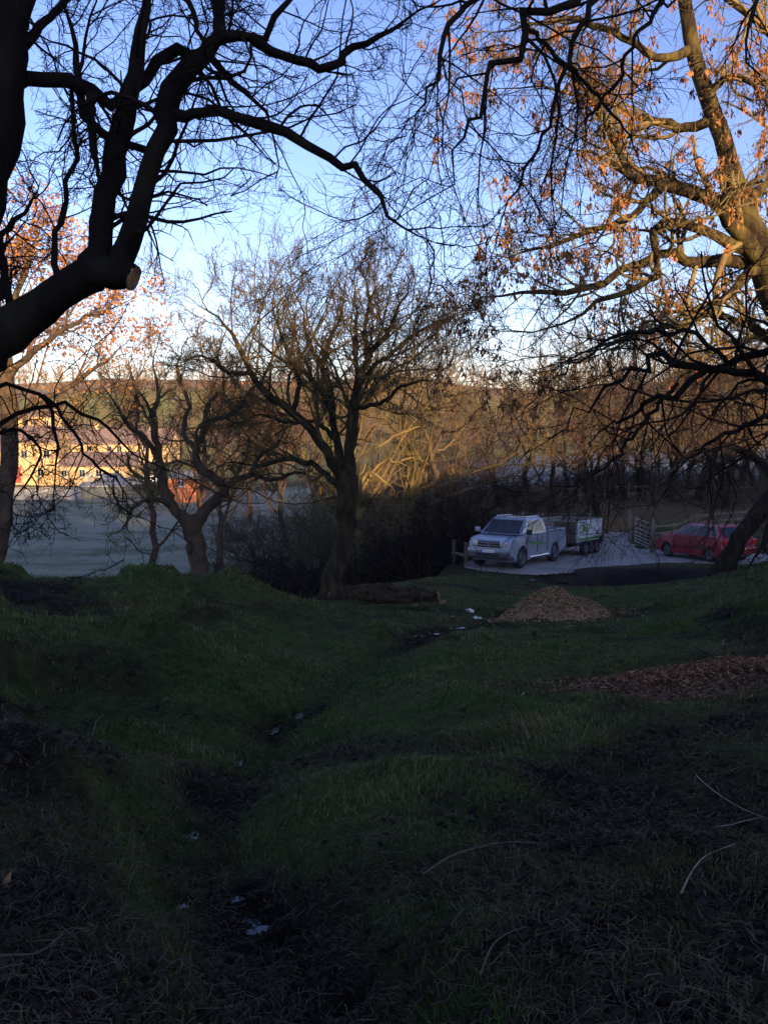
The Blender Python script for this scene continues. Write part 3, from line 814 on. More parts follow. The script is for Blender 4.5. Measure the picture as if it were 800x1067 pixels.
# ------------------------------------------------------------------ F: crooked forked tree below the mound
rF = np.random.default_rng(51)
DF = 24.0
bF = at(210, 620, DF); bF[2] = float(H(bF[0], bF[1])[0])
trF = limb([(212, 640, DF, 30), (208, 605, DF, 22), (206, 580, DF, 19), (202, 560, DF, 19), (200, 545, DF, 22)], 14, .05, rF, False, .03)
limF = [limb([(x, y, DF + dd, w * .85) for x, y, dd, w in t], 22, .07, rF) for t in (
    [(200, 552, 0, 17), (186, 535, 0, 14), (173, 515, 0, 13), (167, 490, .1, 11), (164, 462, .2, 9), (158, 436, .3, 8), (166, 410, .4, 6), (160, 380, .5, 5), (170, 345, .6, 3)],
    [(201, 552, 0, 16), (214, 532, 0, 14), (230, 519, 0, 14), (234, 508, 0, 13), (224, 498, -.1, 12), (209, 489, -.2, 11), (205, 468, -.2, 9), (212, 448, -.1, 8), (216, 425, 0, 7), (232, 405, 0, 5), (228, 370, .1, 4), (240, 340, .2, 3)],
    [(234, 510, 0, 10), (248, 500, .3, 8), (262, 494, .5, 7), (270, 475, .7, 6), (290, 462, .9, 5), (300, 440, 1, 3)],
    [(165, 475, .1, 8), (150, 455, -.4, 6), (135, 445, -.7, 5), (120, 420, -1, 4), (105, 400, -1.2, 3)],
    [(180, 527, 0, 8), (160, 520, -.6, 6), (140, 528, -.9, 5), (130, 548, -1, 4), (112, 560, -1, 3)],
    [(206, 470, -.2, 7), (190, 450, .4, 6), (196, 420, .7, 5), (185, 385, 1, 4), (195, 350, 1.2, 3)],
    [(262, 494, .5, 6), (285, 500, .2, 5), (310, 492, 0, 4), (330, 500, -.2, 3)],
    [(214, 440, -.1, 6), (245, 430, -.6, 5), (262, 405, -.9, 4), (285, 395, -1, 3)],
)]
eF, _ = tree_from_limbs('crooked_tree', bF, trF, limF, 'small crooked forked tree behind the grassy mound', 'tree',
    [dict(m=10, t0=.15, ang=55, lr=.42, rr=.5, n=9, wig=.34, up=.02, rmin=.011, lmax=2.2, lmin=.5, fall=.4),
     dict(m=7, t0=.1, ang=52, lr=.5, rr=.6, n=7, wig=.32, rmin=.008, lmax=1.0),
     dict(m=5, t0=.1, ang=50, lr=.5, rr=.7, n=5, wig=.28, rmin=.006, lmin=.15)], rF, M_BARKB, M_TWIGB)

# ------------------------------------------------------------------ G: the leaning tree in the middle
rG = np.random.default_rng(61)
DG = 21.5
bG = at(344, 629, DG); bG[2] = float(H(bG[0], bG[1])[0])
trG = limb([(340, 640, DG, 38), (343, 626, DG, 28), (347, 606, DG, 22), (354, 575, DG, 20), (360, 545, DG, 20), (362, 520, DG, 22), (361, 498, DG, 23), (362, 478, DG, 17)], 24, .06, rG, False, .03)
limG = [limb([(x, y, DG + dd, w * .72) for x, y, dd, w in t], 22, .05, rG) for t in (
    [(357, 505, 0, 18), (346, 480, -.3, 15), (328, 452, -.5, 13), (305, 430, -.7, 12), (280, 411, -.9, 11), (262, 388, -1, 9), (248, 360, -1.1, 8), (232, 335, -1.2, 6), (214, 318, -1.3, 5), (200, 290, -1.3, 3)],
    [(352, 505, 0, 10), (338, 492, .6, 9), (318, 482, 1.0, 8), (296, 478, 1.3, 7), (270, 486, 1.6, 5), (240, 482, 2, 4), (215, 490, 2.2, 3)],
    [(358, 492, 0, 15), (352, 462, .6, 12), (346, 432, 1.0, 10), (345, 405, 1.2, 9), (332, 375, 1.4, 7), (318, 345, 1.6, 6), (312, 315, 1.8, 5), (300, 280, 2, 3)],
    [(364, 490, 0, 17), (363, 460, -.3, 14), (368, 425, -.5, 12), (376, 395, -.7, 11), (386, 372, -.8, 9), (402, 348, -1, 8), (418, 320, -1.2, 6), (428, 290, -1.3, 4), (424, 265, -1.3, 3)],
    [(374, 400, -.6, 9), (392, 380, .2, 7), (412, 366, .6, 6), (436, 345, 1.0, 5), (462, 335, 1.4, 4), (485, 322, 1.6, 3)],
    [(362, 478, 0, 13), (370, 440, .9, 10), (374, 400, 1.3, 8), (370, 360, 1.6, 7), (372, 320, 1.9, 5), (366, 280, 2.1, 3)],
    [(305, 430, -.7, 9), (312, 400, -1.2, 7), (300, 370, -1.5, 6), (288, 335, -1.8, 5), (280, 300, -2, 3)],
    [(346, 432, 1.0, 8), (332, 405, .4, 7), (318, 388, .1, 6), (295, 375, -.2, 5), (268, 355, -.5, 4), (250, 325, -.7, 3)],
    [(386, 372, -.8, 8), (380, 345, -1.2, 6), (385, 310, -1.5, 5), (375, 275, -1.7, 3)],
    [(262, 388, -1, 6), (238, 388, -1.6, 5), (215, 372, -1.9, 4), (190, 375, -2.1, 3)],
    [(352, 462, .6, 8), (330, 440, 1.4, 6), (300, 440, 1.9, 5), (272, 432, 2.3, 4), (250, 440, 2.6, 3)],
    [(370, 425, -.5, 7), (396, 420, -1.3, 6), (420, 402, -1.8, 5), (448, 395, -2.2, 3.5), (470, 380, -2.4, 2.5)],
)]
eG, _ = tree_from_limbs('spreading_tree', bG, trG, limG, 'leafless spreading tree in the middle beside the fallen log', 'tree',
    [dict(m=17, t0=.15, ang=42, lr=.50, rr=.42, n=9, wig=.18, up=.05, rmin=.010, lmax=3.6, lmin=.5, fall=.4),
     dict(m=10, t0=.1, ang=42, lr=.52, rr=.6, n=7, wig=.2, up=.04, rmin=.007, lmax=1.5),
     dict(m=10, t0=.1, ang=42, lr=.55, rr=.7, n=5, wig=.18, up=.03, rmin=.005, lmin=.15)], rG, M_BARKG, M_TWIGG)
bm = bmesh.new()     # root buttress at the foot
for (x, y, w) in ((330, 632, 8), (322, 637, 6), (356, 634, 8)):
    a = at(345, 622, DG); b_ = at(x, y + 6, DG - .15)
    bar(bm, a, b_, .2, 10, w * .5 * DG / FPX)
o = obj('root', bm, M_BARKB, eG, True); o.location = tuple(-bG)


# ------------------------------------------------------------------ free-standing tree prototypes
def proto_tree(name, seed, h, tr, spread, label, cat, mb, mt, levels=None, stems=1, crown_from=.25, upright=.55, ivy=False, group=None, rmin=.02, wig=.14, dens=1.0, leafy=None):
    """a whole bare tree of height h at the origin: trunk and twiggy crown, under an Empty"""
    rng = np.random.default_rng(seed)
    e = empty(name, (0, 0, 0), label, cat, group)
    Ts, Tr = [], []
    for s in range(stems):
        a = rng.random() * 6.28; lean = .06 + (.12 if stems > 1 else 0)
        n = 16; z = np.linspace(-.4, h * .86, n)
        x = np.cumsum(rng.standard_normal(n)) * .014 * h + math.cos(a) * lean * z; y = np.cumsum(rng.standard_normal(n)) * .014 * h + math.sin(a) * lean * z
        Ts.append(np.stack([x - x[0] + s * .1, y - y[0], z], -1)); Tr.append(tr * (1 - np.linspace(0, 1, n) ** .8 * .88) * (1 + .25 * np.exp(-np.linspace(0, 1, n) * 14)))
    Pt = np.stack(Ts); Rt = np.stack(Tr)
    V, F = tubes(Pt, Rt, 9)
    np_mesh('trunk', V, F, mb, e, smooth=True)
    parts = []
    m1 = int(13 * dens)
    Pn, Rn = grow(Pt, Rt, m1, rng, t0=crown_from, t1=.98, ang=upright * 90, aj=12, lr=spread, rr=.55, n=9, wig=wig, up=.10, rmin=rmin * 1.3, fall=.5)
    parts.append(tubes(Pn, Rn, 5))
    P2, R2 = grow(Pn, Rn, 9, rng, t0=.15, ang=42, lr=.48, rr=.6, n=6, wig=wig, up=.06, rmin=rmin)
    parts.append(tubes(P2, R2, 3))
    P3, R3 = grow(P2, R2, 6, rng, t0=.1, ang=40, lr=.5, rr=.65, n=5, wig=wig, up=.04, rmin=rmin * .7, lmin=.3)
    parts.append(tubes(P3, R3, 3))
    if dens >= 1:
        P4, R4 = grow(P3, R3, 3, rng, t0=.2, ang=38, lr=.6, rr=.7, n=3, wig=wig, up=.03, rmin=rmin * .5, lmin=.25)
        parts.append(tubes(P4, R4, 3))
    V, F = merge(parts)
    np_mesh('crown', V, F, mt, e, smooth=True)
    if ivy:
        i = np.linspace(.04, .62, 3200)
        f = i * 15; k = f.astype(int); f = (f - k)[:, None]
        c = Pt[0][k] * (1 - f) + Pt[0][k + 1] * f
        c = c + unit(rng.standard_normal(c.shape)) * (Rt[0][k][:, None] * (.9 + .9 * rng.random((len(c), 1))))
        V, F = cards(c, rng, .13, 'leaf', 2, .10)
        np_mesh('ivy', V, F, M_IVY, e)
    if leafy:
        pts = P3[rng.random(len(P3)) < leafy][:, -1]
        V, F = cards(pts, rng, .16, 'leaf', 3, .25)
        np_mesh('leaves', V, F, M_LEAFR, e)
    return e


def place(e, x, y, s=1.0, rz=0.0, label=None, cat=None, group=None, sz=None, dz=0.0):
    e.location = (float(x), float(y), float(H(x, y)[0]) + dz)
    e.rotation_euler = (0, 0, rz); e.scale = (s, s, s * (sz or 1))
    if label: e['label'] = label
    if cat: e['category'] = cat
    if group: e['group'] = group
    return e


def xy(px, d): return (px - 400) / FPX * d, d


rS = np.random.default_rng(77)
# tall ivy-clad tree behind the middle one, and the sun-caught oak beyond it
tH = proto_tree('ivy_clad_tree', 101, 15.6, .38, .46, 'tall sunlit tree with ivied trunk directly behind the spreading tree', 'tree', M_BARKG, M_TWIGB, ivy=True, rmin=.014, upright=.42, crown_from=.22, wig=.12)
place(tH, *xy(366, 36), 1.0, 2.4)
tH2 = place(copy_tree(tH), *xy(402, 41), .86, 0.7, 'smaller sunlit tree close to the right of the ivy-clad one')
tI = proto_tree('oak', 102, 14.6, .34, .55, 'rounded bare oak to the right of the spreading tree', 'tree', M_BARKB, M_TWIGB, rmin=.016, upright=.62, crown_from=.2, wig=.2)
place(tI, *xy(448, 50))

# wood beyond the car park and on the hills: kinds, copied
kinds = [proto_tree('woodland_tree', 110 + i, [13, 10, 8, 11][i], [.26, .2, .16, .16][i], [.5, .6, .75, .45][i], 'bare tree in the wood beyond the car park', 'tree',
                    [M_BARKG, M_BARKD2, M_BARKG, M_BARKG][i], [M_TWIGW, M_TWIGG, M_TWIGR2, M_TWIGW][i], rmin=.02, upright=[.45, .5, .62, .4][i], dens=.9, stems=[1, 1, 2, 1][i], wig=.21, crown_from=.13) for i in range(4)]
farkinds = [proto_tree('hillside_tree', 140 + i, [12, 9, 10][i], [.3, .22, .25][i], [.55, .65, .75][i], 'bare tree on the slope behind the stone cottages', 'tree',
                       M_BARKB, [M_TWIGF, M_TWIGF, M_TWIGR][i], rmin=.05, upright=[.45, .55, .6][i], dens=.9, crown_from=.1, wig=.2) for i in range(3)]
usedf = [False] * 3
G1 = 'bare trees in the wood beyond the car park'
def put_far(x, y, s_, label, group):
    k = int(rS.integers(3))
    if not usedf[k]:
        usedf[k] = True; t = farkinds[k]
    else:
        t = copy_tree(farkinds[k])
    place(t, x, y, s_, rS.random() * 6.28, label, 'tree', group, sz=.8 + .35 * rS.random(), dz=-.3)


used = [False] * 4


def put_kind(k, x, y, s, label, group, dz=-.1):
    if not used[k]:
        used[k] = True; t = kinds[k]
    else:
        t = copy_tree(kinds[k])
    place(t, x, y, s, rS.random() * 6.28, label, 'tree', group, sz=.85 + .3 * rS.random(), dz=dz)
    return t


for px_, d, k, s in [(553, 56, 0, .72), (520, 64, 2, .8), (585, 62, 1, .8), (612, 57, 3, .8), (632, 66, 0, .7), (655, 60, 1, .85), (684, 55, 3, .8), (700, 68, 0, .75), (728, 60, 2, .95), (752, 54, 0, .8), (778, 62, 1, .9), (800, 56, 3, .95),
                     (602, 76, 0, .8), (640, 84, 3, .85), (715, 82, 1, 1.0), (760, 78, 2, 1.1), (790, 80, 0, .9), (835, 66, 0, .9), (870, 75, 1, 1), (575, 52, 3, .7), (622, 50, 2, .75), (664, 64, 2, .85), (692, 62, 1, .9), (742, 66, 3, .95), (770, 68, 0, .9), (815, 72, 2, 1.0)]:
    x, y = xy(px_, d)
    put_kind(k, x, y, s * 1.32, 'bare tree in the wood beyond the car park', G1)
# hedgerow and hillside trees, far side of the valley
for i in range(34):
    px_ = 455 + 12.5 * i + rS.normal() * 5; d = 165 + rS.random() * 30
    x, y = xy(px_, d)
    put_far(x, y, .7 + .35 * rS.random(), 'bare hedgerow tree along the far edge of the frosty pasture at right', 'hedgerow trees beyond the right pasture')
for i in range(60):
    px_ = -40 + 10.5 * i + rS.normal() * 6; d = 196 + rS.random() * 70
    if 95 < px_ < 150 and rS.random() < .6: continue
    put_far(*xy(px_, d), .8 + .4 * rS.random(), 'bare tree on the slope behind the stone cottages', 'bare trees on the slope behind the cottages')
for i in range(80):
    px_ = -60 + 11.6 * i + rS.normal() * 8; d = 270 + rS.random() * 130
    if fbm(px_ * .012, d * .02, 5) > .18: continue
    put_far(*xy(px_, d), .8 + .4 * rS.random(), 'bare tree scattered over the sunlit hillside pastures', 'trees scattered over the hillside')
for i in range(85):
    px_ = -60 + 11.2 * i + rS.normal() * 4; d = 420 + rS.random() * 90
    put_far(*xy(px_, d), .7 + .35 * rS.random(), 'distant bare tree on the hill skyline', 'distant trees along the hill skyline')
# trees on the left between pasture and cottages
tL = [proto_tree('beech', 130, 17, .3, .5, 'tall pinkish-brown tree standing left of the spreading tree beyond the crooked tree', 'tree', M_BARKB, M_TWIGR, rmin=.02, upright=.45, dens=1.0, leafy=.25),
      proto_tree('thorn_tree', 131, 10.5, .22, .6, 'dark red-brown twiggy tree between the crooked tree and the spreading tree', 'tree', M_BARKB, M_TWIGR, rmin=.018, upright=.5, dens=1.0, wig=.25)]
place(tL[0], *xy(162, 44), .86, 1.0)
place(copy_tree(tL[0]), *xy(205, 52), .98, 4.0, 'tall reddish tree rising between the crooked tree and the spreading crown')
place(tL[1], *xy(232, 50), 1.25, 2.0)
for (px_, d, s, lb, k) in [(295, 66, 1.25, 'reddish tree seen left of the spreading tree across the dark hollow', 1), (262, 92, 1.35, 'brown tree at the far side of the pasture right of the brick shed', 1),
                           (478, 58, .95, 'twiggy brown tree above the fence posts left of the pickup', 1), (330, 100, 1.4, 'far twiggy tree showing through the left half of the spreading crown', 1)]:
    place(copy_tree(tL[k]), *xy(px_, d), s, rS.random() * 6, lb)


# ------------------------------------------------------------------ shrubs in the hollow
def shrub(name, seed, h, label, group, mt, m=26, rmin=.009, droop=.0, k1=7, k2=6):
    rng = np.random.default_rng(seed)
    e = empty(name, (0, 0, 0), label, 'shrub', group)
    n = m
    d = unit(np.stack([rng.standard_normal(n) * .6, rng.standard_normal(n) * .6, .5 + rng.random(n)], -1))
    P0 = np.empty((n, 9, 3)); P0[:, 0] = rng.standard_normal((n, 3)) * np.array([.25, .25, 0]) * h * .4
    for q in range(1, 9):
        d = unit(d + .14 * rng.standard_normal(d.shape) + np.array([0, 0, -droop])); P0[:, q] = P0[:, q - 1] + d * h / 8 * (.7 + .5 * rng.random((n, 1)))
    R0 = np.linspace(.03, .01, 9)[None] * (.7 + .6 * rng.random((n, 1))) * h / 2.5
    V, F = tubes(P0, R0, 5); np_mesh('stems', V, F, M_BARKB, e, smooth=True)
    P1, R1 = grow(P0, R0, k1, rng, t0=.15, ang=45, lr=.5, rr=.6, n=6, wig=.2, rmin=rmin)
    P2, R2 = grow(P1, R1, k2, rng, t0=.1, ang=45, lr=.55, rr=.7, n=4, wig=.2, rmin=rmin * .7)
    P3, R3 = grow(P2, R2, 3, rng, t0=.1, ang=45, lr=.6, rr=.7, n=3, wig=.2, rmin=rmin * .6)
    V, F = merge([tubes(P1, R1, 3), tubes(P2, R2, 3), tubes(P3, R3, 3)])
    np_mesh('twigs', V, F, mt, e)
    return e


sh = shrub('bramble_bush', 201, 2.6, 'dark twiggy bush in the shaded hollow', 'dark bushes in the hollow', M_TWIGD, droop=.04)
spots = []
for i in range(30):
    px_ = 250 + 8.4 * i + rS.normal() * 6; d = 31 + 13 * rS.random()
    spots.append((px_, d))
first = True
for px_, d in spots:
    t = sh if first else copy_tree(sh); first = False
    place(t, *xy(px_, d), .75 + .5 * rS.random(), rS.random() * 6.28)
sh2 = shrub('hazel_bush', 202, 3.2, 'brown twiggy bush at the edge of the frosty pasture', 'bushes along the left pasture', M_TWIGG, m=20)
first = True
for px_, d, s in [(250, 62, 1.1), (275, 58, 1.3), (310, 60, 1.2), (340, 64, 1.3), (240, 75, 1.0), (400, 60, 1.9), (425, 55, 1.7), (455, 60, 1.8), (375, 58, 1.8), (352, 56, 1.6), (440, 70, 2.2), (475, 66, 1.9), (325, 52, 1.4)]:
    t = sh2 if first else copy_tree(sh2); first = False
    place(t, *xy(px_, d), s, rS.random() * 6.28)
sh3 = shrub('rough_bush', 203, 2.4, 'tangled bush on the bank beyond the car park', 'tangled bushes on the bank beyond the car park', M_TWIGW, m=18)
first = True
for i in range(26):
    px_ = 470 + 13.4 * i + rS.normal() * 5; d = 50 + 30 * rS.random()
    if 590 < px_ < 675 and d < 56: d += 12
    t = sh3 if first else copy_tree(sh3); first = False
    place(t, *xy(px_, d), .6 + .5 * rS.random(), rS.random() * 6.28)
sh4 = shrub('sunlit_willow', 204, 2.6, 'low willow with pale sunlit arching stems right of the spreading trunk', None, M_TWIGL, m=22, droop=.16, k1=5, k2=4)
x, y = xy(376, 33)
sh4.location = (x, y, float(at(376, 528, 33)[2])); sh4.rotation_euler = (0, 0, .4)
r4 = np.random.default_rng(9)
L4 = [limb(t, 10, .04, r4) for t in ([(372, 528, 33, 5), (380, 516, 32.6, 4), (394, 511, 32.4, 3)], [(372, 528, 33, 5), (376, 505, 32.6, 4), (386, 492, 32.4, 4), (398, 500, 32.2, 3), (412, 510, 32, 2)],
                                      [(374, 540, 33, 6), (371, 512, 32.7, 4), (374, 495, 32.5, 3.5), (382, 484, 32.3, 3)], [(395, 465, 33, 3), (410, 455, 32.8, 3), (425, 448, 32.6, 3), (440, 444, 32.5, 2)], [(374, 520, 33, 3), (395, 482, 33, 3), (410, 480, 32.5, 3), (424, 487, 32.3, 2)], [(418, 480, 32.7, 2.5), (432, 476, 32.5, 2)])]
V, F = tubes(np.stack([l[0] for l in L4]), np.stack([l[1] for l in L4]), 6)
V = V - np.array(sh4.location)
c_, s_ = math.cos(-.4), math.sin(-.4)
V = np.stack([V[:, 0] * c_ - V[:, 1] * s_, V[:, 0] * s_ + V[:, 1] * c_, V[:, 2]], -1)
np_mesh('arching_stems', V, F, M_TWIGL, sh4, smooth=True)

# ------------------------------------------------------------------ far buildings
M_RUBBLE = mat('sandstone', (.52, .37, .17), .9, scale=1.2, col2=(.68, .50, .25), detail=8, bump=.5, bdist=.05)
M_SLATE = mat('stone_slate', (.17, .125, .11), .9, scale=1.0, col2=(.24, .17, .145), bump=.4, bdist=.05)
M_WHITE = mat('white_paint', (.55, .54, .50), .5, var=.05)
M_GLASS = mat('dark_glass', (.02, .025, .03), .08, var=.2, spec=.8)
M_BRICK = mat('orange_brick', (.42, .13, .05), .9, scale=3, col2=(.50, .18, .07))
M_REDP = mat('red_paint', (.35, .06, .04), .6)
M_GREYW = mat('grey_render', (.30, .31, .30), .9, scale=.8)
M_WOODP = mat('weathered_timber', (.12, .095, .065), .9, scale=6, col2=(.19, .15, .10), sz=.3)
M_GALV = mat('galvanised_steel', (.28, .29, .30), .45, metallic=.5, var=.12)
M_BLACK = mat('black_plastic', (.018, .018, .02), .6, var=.1)
M_RUBBER = mat('tyre_rubber', (.014, .014, .015), .85, var=.2)


def house(name, px0, px1, d, base_py, wall_h, roof_h, depth, label, windows, rz=0.0, chim=(), wallm=None, roofm=None, door=None):
    """ridge runs left-right; windows: [(u, z, w, h)] u = fraction along the front"""
    c = at((px0 + px1) / 2, base_py, d)
    W = (px1 - px0) / FPX * d
    e = empty(name, c, label, 'building', None, rz)
    wm = wallm or M_RUBBLE
    h = W / 2
    bm = bmesh.new()
    z0 = -1.5
    v = [bm.verts.new(p) for p in [(-h, 0, z0), (h, 0, z0), (h, 0, wall_h), (-h, 0, wall_h), (-h, depth, z0), (h, depth, z0), (h, depth, wall_h), (-h, depth, wall_h), (-h, depth / 2, wall_h + roof_h), (h, depth / 2, wall_h + roof_h)]]
    for f in [(0, 1, 2, 3), (5, 4, 7, 6), (4, 0, 3, 8, 7), (1, 5, 6, 9, 2), (0, 4, 5, 1)]: bm.faces.new([v[i] for i in f])
    obj('wall', bm, wm, e)
    bm = bmesh.new()
    for s in (0, 1):
        y0 = -.25 if s == 0 else depth + .25
        sl = roof_h / (depth / 2)
        a = [(-h - .2, y0, wall_h - .25 * sl), (h + .2, y0, wall_h - .25 * sl), (h + .2, depth / 2, wall_h + roof_h), (-h - .2, depth / 2, wall_h + roof_h)]
        lo_ = [bm.verts.new((x, y, z + .02)) for x, y, z in a]; hi_ = [bm.verts.new((x, y, z + .20)) for x, y, z in a]
        bm.faces.new(lo_); bm.faces.new(hi_)
        for i in range(4): bm.faces.new((lo_[i], lo_[(i + 1) % 4], hi_[(i + 1) % 4], hi_[i]))
    rf = obj('roof', bm, roofm or M_SLATE, e)
    for u in chim:
        bm = bmesh.new(); cx = -h + u * W
        box(bm, cx - .45, cx + .45, depth / 2 - .3, depth / 2 + .3, wall_h + roof_h - .4, wall_h + roof_h + .9)
        box(bm, cx - .5, cx + .5, depth / 2 - .35, depth / 2 + .35, wall_h + roof_h + .9, wall_h + roof_h + 1.02)
        for q in (-.22, .22): bar(bm, (cx + q, depth / 2, wall_h + roof_h + 1.0), (cx + q, depth / 2, wall_h + roof_h + 1.35), .1)
        obj('chimney', bm, wm, rf)
    for (u, z, w, hh) in windows:
        cx = -h + u * W
        bm = bmesh.new()
        for a0, a1, b0, b1 in ((-w / 2, w / 2, z, z + .09), (-w / 2, w / 2, z + hh - .09, z + hh), (-w / 2, -w / 2 + .09, z + .09, z + hh - .09), (w / 2 - .09, w / 2, z + .09, z + hh - .09), (-.04, .04, z + .09, z + hh - .09)):
            box(bm, cx + a0, cx + a1, -.06, -.003, b0, b1)
        box(bm, cx - w / 2 - .1, cx + w / 2 + .1, -.12, -.003, z - .14, z - .003)
        fr = obj('window', bm, M_WHITE, e)
        bm = bmesh.new(); box(bm, cx - w / 2 + .05, cx + w / 2 - .05, -.035, -.004, z + .05, z + hh - .05)
        obj('pane', bm, M_GLASS, fr)
    if door:
        u, w, hh, m_ = door
        cx = -h + u * W
        bm = bmesh.new(); box(bm, cx - w / 2, cx + w / 2, -.08, -.004, 0, hh)
        for q in (-.25, .25): box(bm, cx + q * w - w * .17, cx + q * w + w * .17, -.11, -.081, hh * .15, hh * .45)
        obj('door', bm, m_, e)
    return e


house('cottage_row', 60, 178, 176, 474, 2.3, 3.0, 7, 'upper long stone cottage row with pinkish slate roof above the lower row', [(.10, .6, 1.1, 1.3), (.28, .6, 1.1, 1.3), (.46, .6, 1.1, 1.3), (.55, .6, 1.1, 1.3), (.78, .6, 1.1, 1.3)], chim=(.3, .8), rz=-.04)
house('cottage_row', 62, 142, 158, 502, 2.9, 2.4, 7, 'lower long stone cottage row directly behind the blue van', [(.06, .9, 1.1, 1.3), (.30, .9, 1.2, 1.4), (.52, .9, 1.2, 1.4), (.76, .9, 1.1, 1.3)], rz=-.05, door=(.41, 1.0, 2.0, M_GREYW))
house('farmhouse', 12, 62, 160, 503, 7.6, 3.0, 8, 'tall sunlit stone farmhouse with red door at the left end', [(.30, 4.6, 1.2, 1.5), (.75, 4.6, 1.2, 1.5), (.62, 1.2, 1.2, 1.4)], chim=(.1, .9), rz=.10, door=(.08, 2.6, 3.0, M_REDP))
house('barn', -60, 8, 166, 500, 5.5, 3.2, 9, 'long sunlit stone barn cut by the left picture edge', [(.5, 2, 1.2, 1.4), (.75, 2, 1.2, 1.4)], rz=.04)
house('stone_house', 30, 54, 200, 452, 4.0, 2.2, 7, 'small stone house on the slope above the farmhouse', [(.3, 2, 1.0, 1.2), (.8, 2, 1.0, 1.2)], chim=(.9,))
house('white_cottage', 114, 126, 300, 445, 2.0, 1.4, 5, 'tiny pale cottage alone on the green hillside', [(.3, .7, .8, .8), (.7, .7, .8, .8)], wallm=M_WHITE)
house('brick_shed', 176, 207, 128, 513, 2.1, .9, 4, 'orange brick shed with grey roof at the edge of the pasture', [(.42, .9, 1.0, .9)], wallm=M_BRICK, roofm=M_GREYW)
M_STOREG = mat('green_sheeting', (.11, .13, .12), .7, scale=2)
house('field_store', 84, 131, 140, 519, 1.9, .5, 4, 'low dark flat-roofed field store in front of the cottages', [], wallm=M_STOREG, roofm=M_GREYW)
# boundary wall along the far side of the pasture
bm = bmesh.new()
a = at(-120, 519, 138); b_ = at(84, 519, 138)
n = 26
for i in range(n):
    p0 = a + (b_ - a) * i / n; p1 = a + (b_ - a) * (i + 1) / n
    box(bm, p0[0], p1[0] - .01, p0[1], p0[1] + .5, p0[2] - .6, p0[2] + 1.5 + .08 * math.sin(i * 2.3))
box(bm, a[0], b_[0], a[1] - .06, a[1] + .56, a[2] + 1.6, a[2] + 1.72)
tag(obj('field_wall', bm, M_GREYW), 'pale grey rendered wall bounding the pasture below the farmhouse', 'wall')


# ------------------------------------------------------------------ fences
def post_rail(name, pts, label, ph=1.15, pr=.055, rails=(.45, .95), group=None, wire=False, mt=None):
    """pts: ground points (x, y) of the posts"""
    x0, y0 = pts[0]
    base = np.array([x0, y0, float(H(x0, y0)[0])])
    e = empty(name, base, label, 'fence', group)
    G = [np.array([x, y, float(H(x, y)[0])]) - base for x, y in pts]
    for g in G:
        bm = bmesh.new(); box(bm, g[0] - pr, g[0] + pr, g[1] - pr, g[1] + pr, g[2] - .3, g[2] + ph + .03 * math.sin(g[0] * 9), .01)
        obj('post', bm, mt or M_WOODP, e)
    for z in rails:
        bm = bmesh.new()
        for a, b in zip(G[:-1], G[1:]):
            if wire:
                bar(bm, a + np.array([0, -.06, z]), b + np.array([0, -.06, z]), .008, 4)
            else:
                d = Vector(b - a); q = d.to_track_quat('X', 'Z').to_matrix().to_4x4()
                box(bm, -.0, d.length, -.02 - pr - .005, .02 - pr - .005, -.045, .045, 0, Matrix.Translation(Vector(a) + Vector((0, 0, z))) @ q)
        obj('wire' if wire else 'rail', bm, M_GALV if wire else (mt or M_WOODP), e)
    return e


def gp(px_, d): return xy(px_, d)


post_rail('post_fence', [gp(473, 31.5), gp(486, 30.2)], 'short leaning rail between two posts left of the pickup', ph=.85, rails=(.4,), pr=.06)
post_rail('post_fence', [(gp(462, 35.5)), gp(452, 40), gp(436, 44)], 'broken old posts running down into the dark hollow', ph=.8, rails=(.5,), wire=True)
post_rail('post_fence', [gp(p, 46 + .0 * p) for p in (500, 522, 545, 566, 590, 616)], 'fence behind the pickup and trailer up to the track', ph=1.15, rails=(.3, .6, .9, 1.1), wire=True)
post_rail('post_fence', [gp(682, 36.0), gp(704, 37), gp(727, 38), (gp(752, 39)), gp(780, 40), gp(810, 41)], 'timber fence running right from the gate behind the red car', ph=1.2, rails=(.4, .8, 1.1))
post_rail('post_fence', [gp(p, 60) for p in range(480, 860, 25)], 'long timber fence along the lit brown bank', ph=1.2, rails=(.45, .95))
post_rail('post_fence', [gp(p, 86) for p in range(470, 860, 22)], 'far fence along the near edge of the frosty pasture at right', ph=1.2, rails=(.5, 1.0), wire=True)
post_rail('post_fence', [gp(p, 136) for p in range(132, 270, 12)], 'distant fence beside the brick shed across the left pasture', ph=1.2, rails=(.5, 1.0))

# metal field gate, standing open
hx, hy = gp(680, 35.6); fx, fy = gp(663, 38.4)
zg = float(CPZ(hy))
e = empty('field_gate', (hx, hy, zg), 'galvanised seven-bar field gate standing open beside the track', 'gate', None, math.atan2(fy - hy, fx - hx))
Lg = math.hypot(fx - hx, fy - hy)
bm = bmesh.new()
for i, z in enumerate((.18, .32, .46, .62, .80, 1.0, 1.22)): bar(bm, (.06, 0, z), (Lg, 0, z), .019, 8)
obj('bars', bm, M_GALV, e)
bm = bmesh.new()
bm.free()
for x in (.06, Lg):
    bm = bmesh.new(); bar(bm, (x, 0, .14), (x, 0, 1.25), .027, 8); obj('end_upright', bm, M_GALV, e)
for x in (Lg * .33, Lg * .66):
    bm = bmesh.new(); box(bm, x - .02, x + .02, .021, .03, .16, 1.24); obj('strap', bm, M_GALV, e)
bm = bmesh.new(); bar(bm, (.08, .03, 1.2), (Lg * .5, .03, .2), .012, 6); obj('brace', bm, M_GALV, e)
bm = bmesh.new(); box(bm, -.11, .03, -.08, .08, -.3, 1.45, .015)
tag(obj('gate_post', bm, M_WOODP), 'thick timber post hinging the metal gate', 'post').location = (hx + .06, hy, zg)
